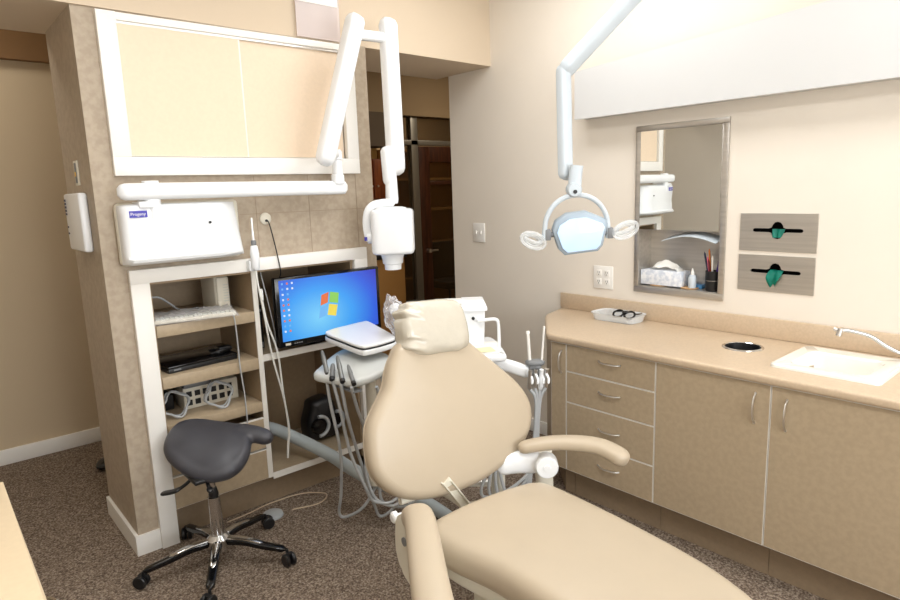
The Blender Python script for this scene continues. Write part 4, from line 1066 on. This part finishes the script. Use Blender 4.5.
# thick umbilical from the bay to the chair
b = B(); b.tube([(1.36, 3.42, .34), (1.43, 3.25, .35), (1.523, 3.1, .296), (1.595, 2.9, .245), (1.627, 2.75, .208), (1.675, 2.61, .170), (1.76, 2.50, .12), (1.85, 2.38, .06), (1.86, 2.20, .036), (1.80, 1.95, .036), (1.68, 1.62, .036)], .034, n=18, sub=8)
tag(obj('umbilical_hose', b, 'umb'), 'thick blue-grey conduit sagging from the bay across the carpet', 'hose')

# ------------------------------------------------------------ covered handle behind the headrest
t = thing('curing_light', 'white device wrapped in crinkled clear plastic beside the headrest', 'wrapped device', (1.82, 2.35, .98))
b = B(); b.sweep([(1.775, 2.42, .985), (1.765, 2.43, 1.06), (1.745, 2.45, 1.12)], .032, .026, up=(1, 0, 0), n=16); obj('body', b, 'plastic', t)
b = B(); bmesh.ops.create_icosphere(b.bm, subdivisions=5, radius=1.0)
for v in b.bm.verts:
    p = v.co.copy(); nn = noise.noise(p*2.2)*.20-abs(noise.noise(p*3.5))*.25+noise.noise(p*9)*.04
    h = p.z; wx = .074+.040*max(0, -h)-.03*max(0, h); r_ = 1+nn
    q = Vector((p.x*wx*r_, p.y*wx*r_, p.z*.105*r_)); q.x -= max(0, h)*.045; q.x += max(0, -h)*.04
    v.co = Vector((1.765, 2.425, 1.060)) + Matrix.Rotation(math.radians(-40), 3, 'Z') @ q
for f in b.bm.faces: f.smooth = True
obj('plastic_wrap', b, 'clearwrap', t, angle=60)
b = B(); b.cyl((1.83, 2.37, .60), (1.83, 2.37, .985), .020, n=18); b.sweep([(1.83, 2.37, .62), (1.74, 2.42, .62), (1.645, 2.47, .62)], .022, .03, n=16); b.sweep([(1.80, 2.39, .915), (1.90, 2.30, .915)], .05, .03, n=18); obj('support', b, 'plastic', t)

# ------------------------------------------------------------ assistant's unit right of the chair
t = thing('assistant_cart', 'white assistant cart with work shelf and hose arm behind the chair', 'cart', (2.12, 2.0, 0))
ROT = Matrix.Rotation(math.radians(-40), 4, 'Z')
TA = Matrix.Translation((2.06, 2.02, 0)) @ ROT
b = B(TA); b.pad([(-.16, -.10), (-.08, -.105), (.0, -.10), (.012, -.06), (.0, .12), (-.03, .26), (-.10, .27), (-.16, .26), (-.17, 0)], .034, .012, 0, lambda x, y, z: (x, y, .888+z), sub=4); obj('work_shelf', b, 'plastic', t)
b = B(TA); b.cyl((-.03, .02, .10), (-.03, .02, .88), .035, n=24); obj('post', b, 'cream', t)
b = B(); b.cyl((1.86, 2.25, .215), (2.05, 2.07, .215), .020, n=20); b.cyl((1.855, 2.24, .215), (1.85, 2.20, .215), .012, n=14); obj('steel_pipe', b, 'satin', t)
b = B(TA); b.pad([(-.18, -.10), (.12, -.10), (.15, 0), (.12, .12), (-.18, .12), (-.2, 0)], .08, .03, 0, lambda x, y, z: (x, y, .042+z), sub=4); obj('foot', b, 'cream', t)
b = B(TA); b.sweep([(-.05, .0, .84), (.03, -.01, .825), (.13, -.03, .79)], .022, .030, n=18); obj('arm', b, 'plastic', t)
X0 = -.094; Z0 = -.022
b = B(TA); b.sweep([(.20+X0, -.03, .865+Z0), (.24+X0, -.03, .865+Z0), (.292+X0, -.03, .865+Z0)], .032, .014, n=18, power=.7); b.box(.215+X0, -.05, .78+Z0, .275+X0, -.01, .86+Z0, .008); obj('tip_holder', b, 'greyplastic', t)
for (x0, zb, x1, zt, r) in ((.222, .86, .214, .985, .0085), (.276, .86, .290, 1.005, .0055)):
    b = B(TA); b.cyl((x0+X0, -.03, zb-.03), (x1+X0, -.03, zt), r, r*.85, n=14); b.cyl((x1+X0, -.03, zt), (x1+X0, -.03, zt+.01), r*1.2, r*.9, n=14); obj('suction_tip', b, 'white', t)
for k, x in enumerate((.212, .238, .264, .288)):
    b = B(TA); b.lathe([(.008, 0), (.013, .012), (.012, .05), (.009, .07), (.010, .10)], (x+X0, -.066+.008*(k % 2), .745+Z0), (.05, -.15, 1), n=14); vb = obj('valve', b, 'satin' if k != 2 else 'plastic', t)
    b = B(TA); b.sweep([(x+X0, -.072, .83+Z0), (x+X0+.012, -.085, .80+Z0), (x+X0+.010, -.088, .775+Z0)], .006, .004, n=10, up=(0, 1, 0)); obj('lever', b, 'plastic', vb)
    b = B(TA); b.tube([(x+X0, -.066, .75+Z0), (.243+X0+.007*k, -.062, .67), (.238+X0+.005*k, -.055, .52), (.225+X0+.006*k, -.04, .34), (.10-.03*k, -.03, .14+.02*k), (.0-.04*k, -.05, .20), (-.04, -.03, .45), (-.03, .01, .70)], .008, n=10, sub=7); obj('hose', b, 'hose', t)
# yellow-and-white papers on the shelf
b = B(TA); b.box(-.135, -.075, .9115, -.015, .115, .915, R=Matrix.Rotation(.1, 3, 'Z')); b.box(-.14, -.085, .9058, -.015, .14, .911, R=Matrix.Rotation(-.04, 3, 'Z')); tag(obj('paper_sheet', b, 'paper'), 'white paper sheet on the cart shelf behind the headrest', 'paper')
b = B(TA); b.box(-.115, -.08, .9156, -.045, -.005, .919, R=Matrix.Rotation(.25, 3, 'Z')); tag(obj('note_pad', b, 'paperyellow'), 'pale yellow pad lying on the white paper', 'pad')
# white lidded box
t = thing('lidded_box', 'white lidded dispenser box with black mark behind the headrest', 'dispenser box', (2.02, 2.10, .915))
TB = Matrix.Translation((2.02, 2.175, .9158)) @ ROT
b = B(TB); b.mi = 0
R = [rr(-.050, .050, -.045, .045, .008, .0, b, 3), rr(-.058, .058, -.052, .052, .008, .17, b, 3)]
b.join(R[0], R[1]); b.face(R[0]); b.face(R[1]); obj('body', b, 'plastic', t)
b = B(TB)
R = [rr(-.068, .068, -.062, .062, .008, .172, b, 3), rr(-.068, .068, -.062, .062, .008, .186, b, 3), rr(-.052, .052, -.046, .046, .008, .222, b, 3)]
b.join(R[0], R[1]); b.join(R[1], R[2]); b.face(R[0]); b.face(R[2]); obj('lid', b, 'plastic', t)
b = B(TB); b.cyl((.0, -.0525, .135), (.0, -.0545, .135), .008, n=14); obj('mark', b, 'black', t)
b = B(TA); b.tube([(-.11, .03, 1.04), (-.04, .03, 1.046), (-.018, .03, 1.04), (-.012, .03, 1.02), (-.010, .03, .97), (-.010, .03, .907)], .008, n=12, sub=6); tag(obj('grab_rail', b, 'plastic'), 'white looped rail beside the lidded box', 'rail')
t = thing('white_canister', 'low white container just left of the lidded box behind the headrest', 'container', (1.93, 2.19, .92))
b = B(); b.T = Matrix.Translation((1.90, 2.20, .926)) @ ROT; b.box(-.07, -.05, 0, .05, .05, .20, .01, 3); obj('body', b, 'plastic', t)
b = B(); b.T = Matrix.Translation((1.90, 2.20, .926)) @ ROT; b.box(-.075, -.055, .2005, .055, .055, .218, .006, 2); obj('lid', b, 'white', t)
b = B(); b.T = Matrix.Translation((1.90, 2.20, .90)) @ ROT; b.box(-.10, -.07, 0, .08, .07, .0255, .006); obj('base', b, 'plastic', t)
b = B(); b.T = Matrix.Translation((1.93, 2.17, .0)) @ ROT; b.box(-.06, -.02, .86, .10, .02, .90, .006); obj('bracket', b, 'plastic', t)

# ------------------------------------------------------------ floor items
t = thing('foot_control', 'grey round foot control disc on the carpet by the stool', 'foot control', (1.25, 2.93, 0))
b = B(); b.lathe([(.052, 0), (.055, .004), (.050, .018), (.036, .026), (.006, .029)], (1.255, 2.935, .0005), n=32); obj('disc', b, 'lgrey', t)
b = B(); b.tube([(1.20, 2.96, .008), (1.15, 2.99, .006), (1.08, 3.0, .006)], .005, n=8); obj('lead', b, 'black', t)
b = B(); b.tube([(1.05, 3.04, .004), (1.18, 3.05, .004), (1.30, 3.07, .004), (1.48, 3.05, .004), (1.58, 2.95, .004), (1.50, 2.88, .004), (1.36, 2.92, .004)], .0035, n=8, sub=8); tag(obj('cable', b, 'worktop'), 'thin tan cable curling on the carpet before the bay', 'cable')
t = thing('foot_pedal', 'black pointed foot pedal on the carpet behind the pillar', 'foot pedal', (.74, 4.28, 0))
b = B(); b.pad([(.70, 4.22), (.74, 4.32), (.86, 4.36), (.92, 4.28), (.86, 4.20), (.76, 4.19)], .06, .02, .02, lambda x, y, z: (x, y, .031+z*(.4+.6*min(1, max(0, (x-.69)/.12)))), sub=4); obj('body', b, 'black', t)
b = B(); b.tube([(.90, 4.29, .03), (.98, 4.33, .01), (1.10, 4.40, .006)], .006, n=8); obj('lead', b, 'black', t)

# foreground cabinet at lower left
t = thing('side_cabinet', 'cream-topped cabinet cut off at the lower left of the view', 'cabinet', (-.2, 1.5, 0))
b = B(); P = [(-.55, .70), (.112, .70)]+[(.072+.04*math.cos(a), 2.055+.04*math.sin(a)) for a in [math.radians(q) for q in range(0, 91, 15)]]+[(-.55, 2.095)]
b.prism(P, .862, .90, bev=.012, seg=3); obj('top', b, mat('cream_worktop', (226, 206, 174), .4, noise_amt=.03, nscale=60), t)
b = B(); b.box(-.54, .71, .10, .071, 2.06, .861, .002); obj('body', b, 'lam', t)
b = B(); b.box(-.54, .75, 0, .0, 2.0, .099); obj('toe_kick', b, 'lamdark', t)
for y0_, y1_ in ((.72, 1.37), (1.38, 2.05)):
    b = B(); b.box(.0715, y0_, .11, .088, y1_, .855, .002); dd = obj('door', b, 'lam', t)
    yc = 1.46 if y0_ > 1 else 1.30
    b = B(); b.tube([(.086, yc-.05, .82), (.118, yc-.04, .822), (.136, yc, .824), (.118, yc+.04, .822), (.086, yc+.05, .82)], .006, n=10); obj('handle', b, 'chrome', dd)

# ------------------------------------------------------------ lights
def troffer(x, y, label, wx=.6, wy=1.2, pw=60, col=(.97, .985, 1), z=ZC):
    tt = thing('ceiling_light', label, 'ceiling light', (x, y, z-.04), 0, 'recessed ceiling lights')
    bb = B()
    for a in ((-wx/2, -wy/2, wx/2, -wy/2+.03), (-wx/2, wy/2-.03, wx/2, wy/2), (-wx/2, -wy/2+.03, -wx/2+.03, wy/2-.03), (wx/2-.03, -wy/2+.03, wx/2, wy/2-.03)):
        bb.box(x+a[0], y+a[1], z-.03, x+a[2], y+a[3], z-.0005)
    obj('frame', bb, 'white', tt)
    bb = B(); bb.box(x-wx/2+.03, y-wy/2+.03, z-.02, x+wx/2-.03, y+wy/2-.03, z-.012); obj('diffuser', bb, 'lamp', tt)
    l = bpy.data.lights.new('ceiling_panel_light', 'AREA'); l.shape = 'RECTANGLE'; l.size = wx-.08; l.size_y = wy-.08; l.energy = pw; l.color = col
    lo = bpy.data.objects.new('ceiling_panel_light', l); lo.location = (x, y, z-.035); COL.objects.link(lo)
troffer(2.35, 1.95, 'white rectangular ceiling light over the head of the chair', pw=13)
troffer(2.35, .1, 'white rectangular ceiling light over the foot of the chair', pw=13)
troffer(.75, 1.4, 'white rectangular ceiling light over the stool side of the room', pw=20)
troffer(.55, -.9, 'white rectangular ceiling light near the wall behind the viewer', pw=13)
troffer(.1, 4.2, 'white square ceiling light in the left passage', .5, .5, 6, (1, .93, .82))
troffer(4.4, 4.3, 'white square ceiling light in the far hallway', .5, .5, 9, (1, .88, .70))
troffer(5.2, 6.3, 'white square ceiling light behind the dark glazed partition', .5, .5, 22, (1, .85, .62))

w = bpy.data.worlds.new('World'); sc.world = w; w.use_nodes = True
w.node_tree.nodes['Background'].inputs[0].default_value = (.9, .93, 1, 1); w.node_tree.nodes['Background'].inputs[1].default_value = .3

# unseen frame and glowing pane behind the viewer, added as frontal fill
b = B()
for a in ((-.4, .85, 2.6, .93), (-.4, 2.40, 2.6, 2.48), (-.4, .93, -.32, 2.40), (2.52, .93, 2.6, 2.40), (1.07, .93, 1.13, 2.40)):
    b.box(a[0], -2.45, a[1], a[2], -2.42, a[3], .003)
wd_ = struct('fill_window_1', b, 'white')
b = B(); b.box(-.32, -2.447, .93, 2.52, -2.443, 2.40); gl = obj('fill_pane', b, mat('glowing_fill_pane', (240, 244, 250), .7, emit=(240, 246, 255), estr=1.0), wd_)
l = bpy.data.lights.new('added_front_fill', 'AREA'); l.shape = 'RECTANGLE'; l.size = 2.8; l.size_y = 1.45; l.energy = 76; l.color = (.92, .965, 1)  # fill lamp added behind the camera in place of flash
lo = bpy.data.objects.new('added_front_fill', l); lo.location = (1.1, -2.40, 1.67); lo.rotation_euler = (PI/2, 0, 0); COL.objects.link(lo)

# ------------------------------------------------------------ camera
yaw, pitch, roll, h, F = .7125, -.1739, -.0343, 1.6556, 624.193
f = Vector((math.sin(yaw)*math.cos(pitch), math.cos(yaw)*math.cos(pitch), math.sin(pitch)))
r = Vector((math.cos(yaw), -math.sin(yaw), 0)); u = r.cross(f)
r2 = r*math.cos(roll)+u*math.sin(roll); u2 = -r*math.sin(roll)+u*math.cos(roll)
cam = bpy.data.cameras.new('camera'); co = bpy.data.objects.new('camera', cam); COL.objects.link(co)
co.matrix_world = Matrix(((r2.x, u2.x, -f.x, 0), (r2.y, u2.y, -f.y, 0), (r2.z, u2.z, -f.z, h), (0, 0, 0, 1)))
cam.sensor_width = 36; cam.sensor_fit = 'HORIZONTAL'; cam.lens = F*36/900; cam.clip_start = .02
sc.camera = co
sc.view_settings.view_transform = 'Standard'; sc.view_settings.look = 'None'; sc.view_settings.gamma = 1
sc.view_settings.use_curve_mapping = False; sc.view_settings.exposure = 0.06
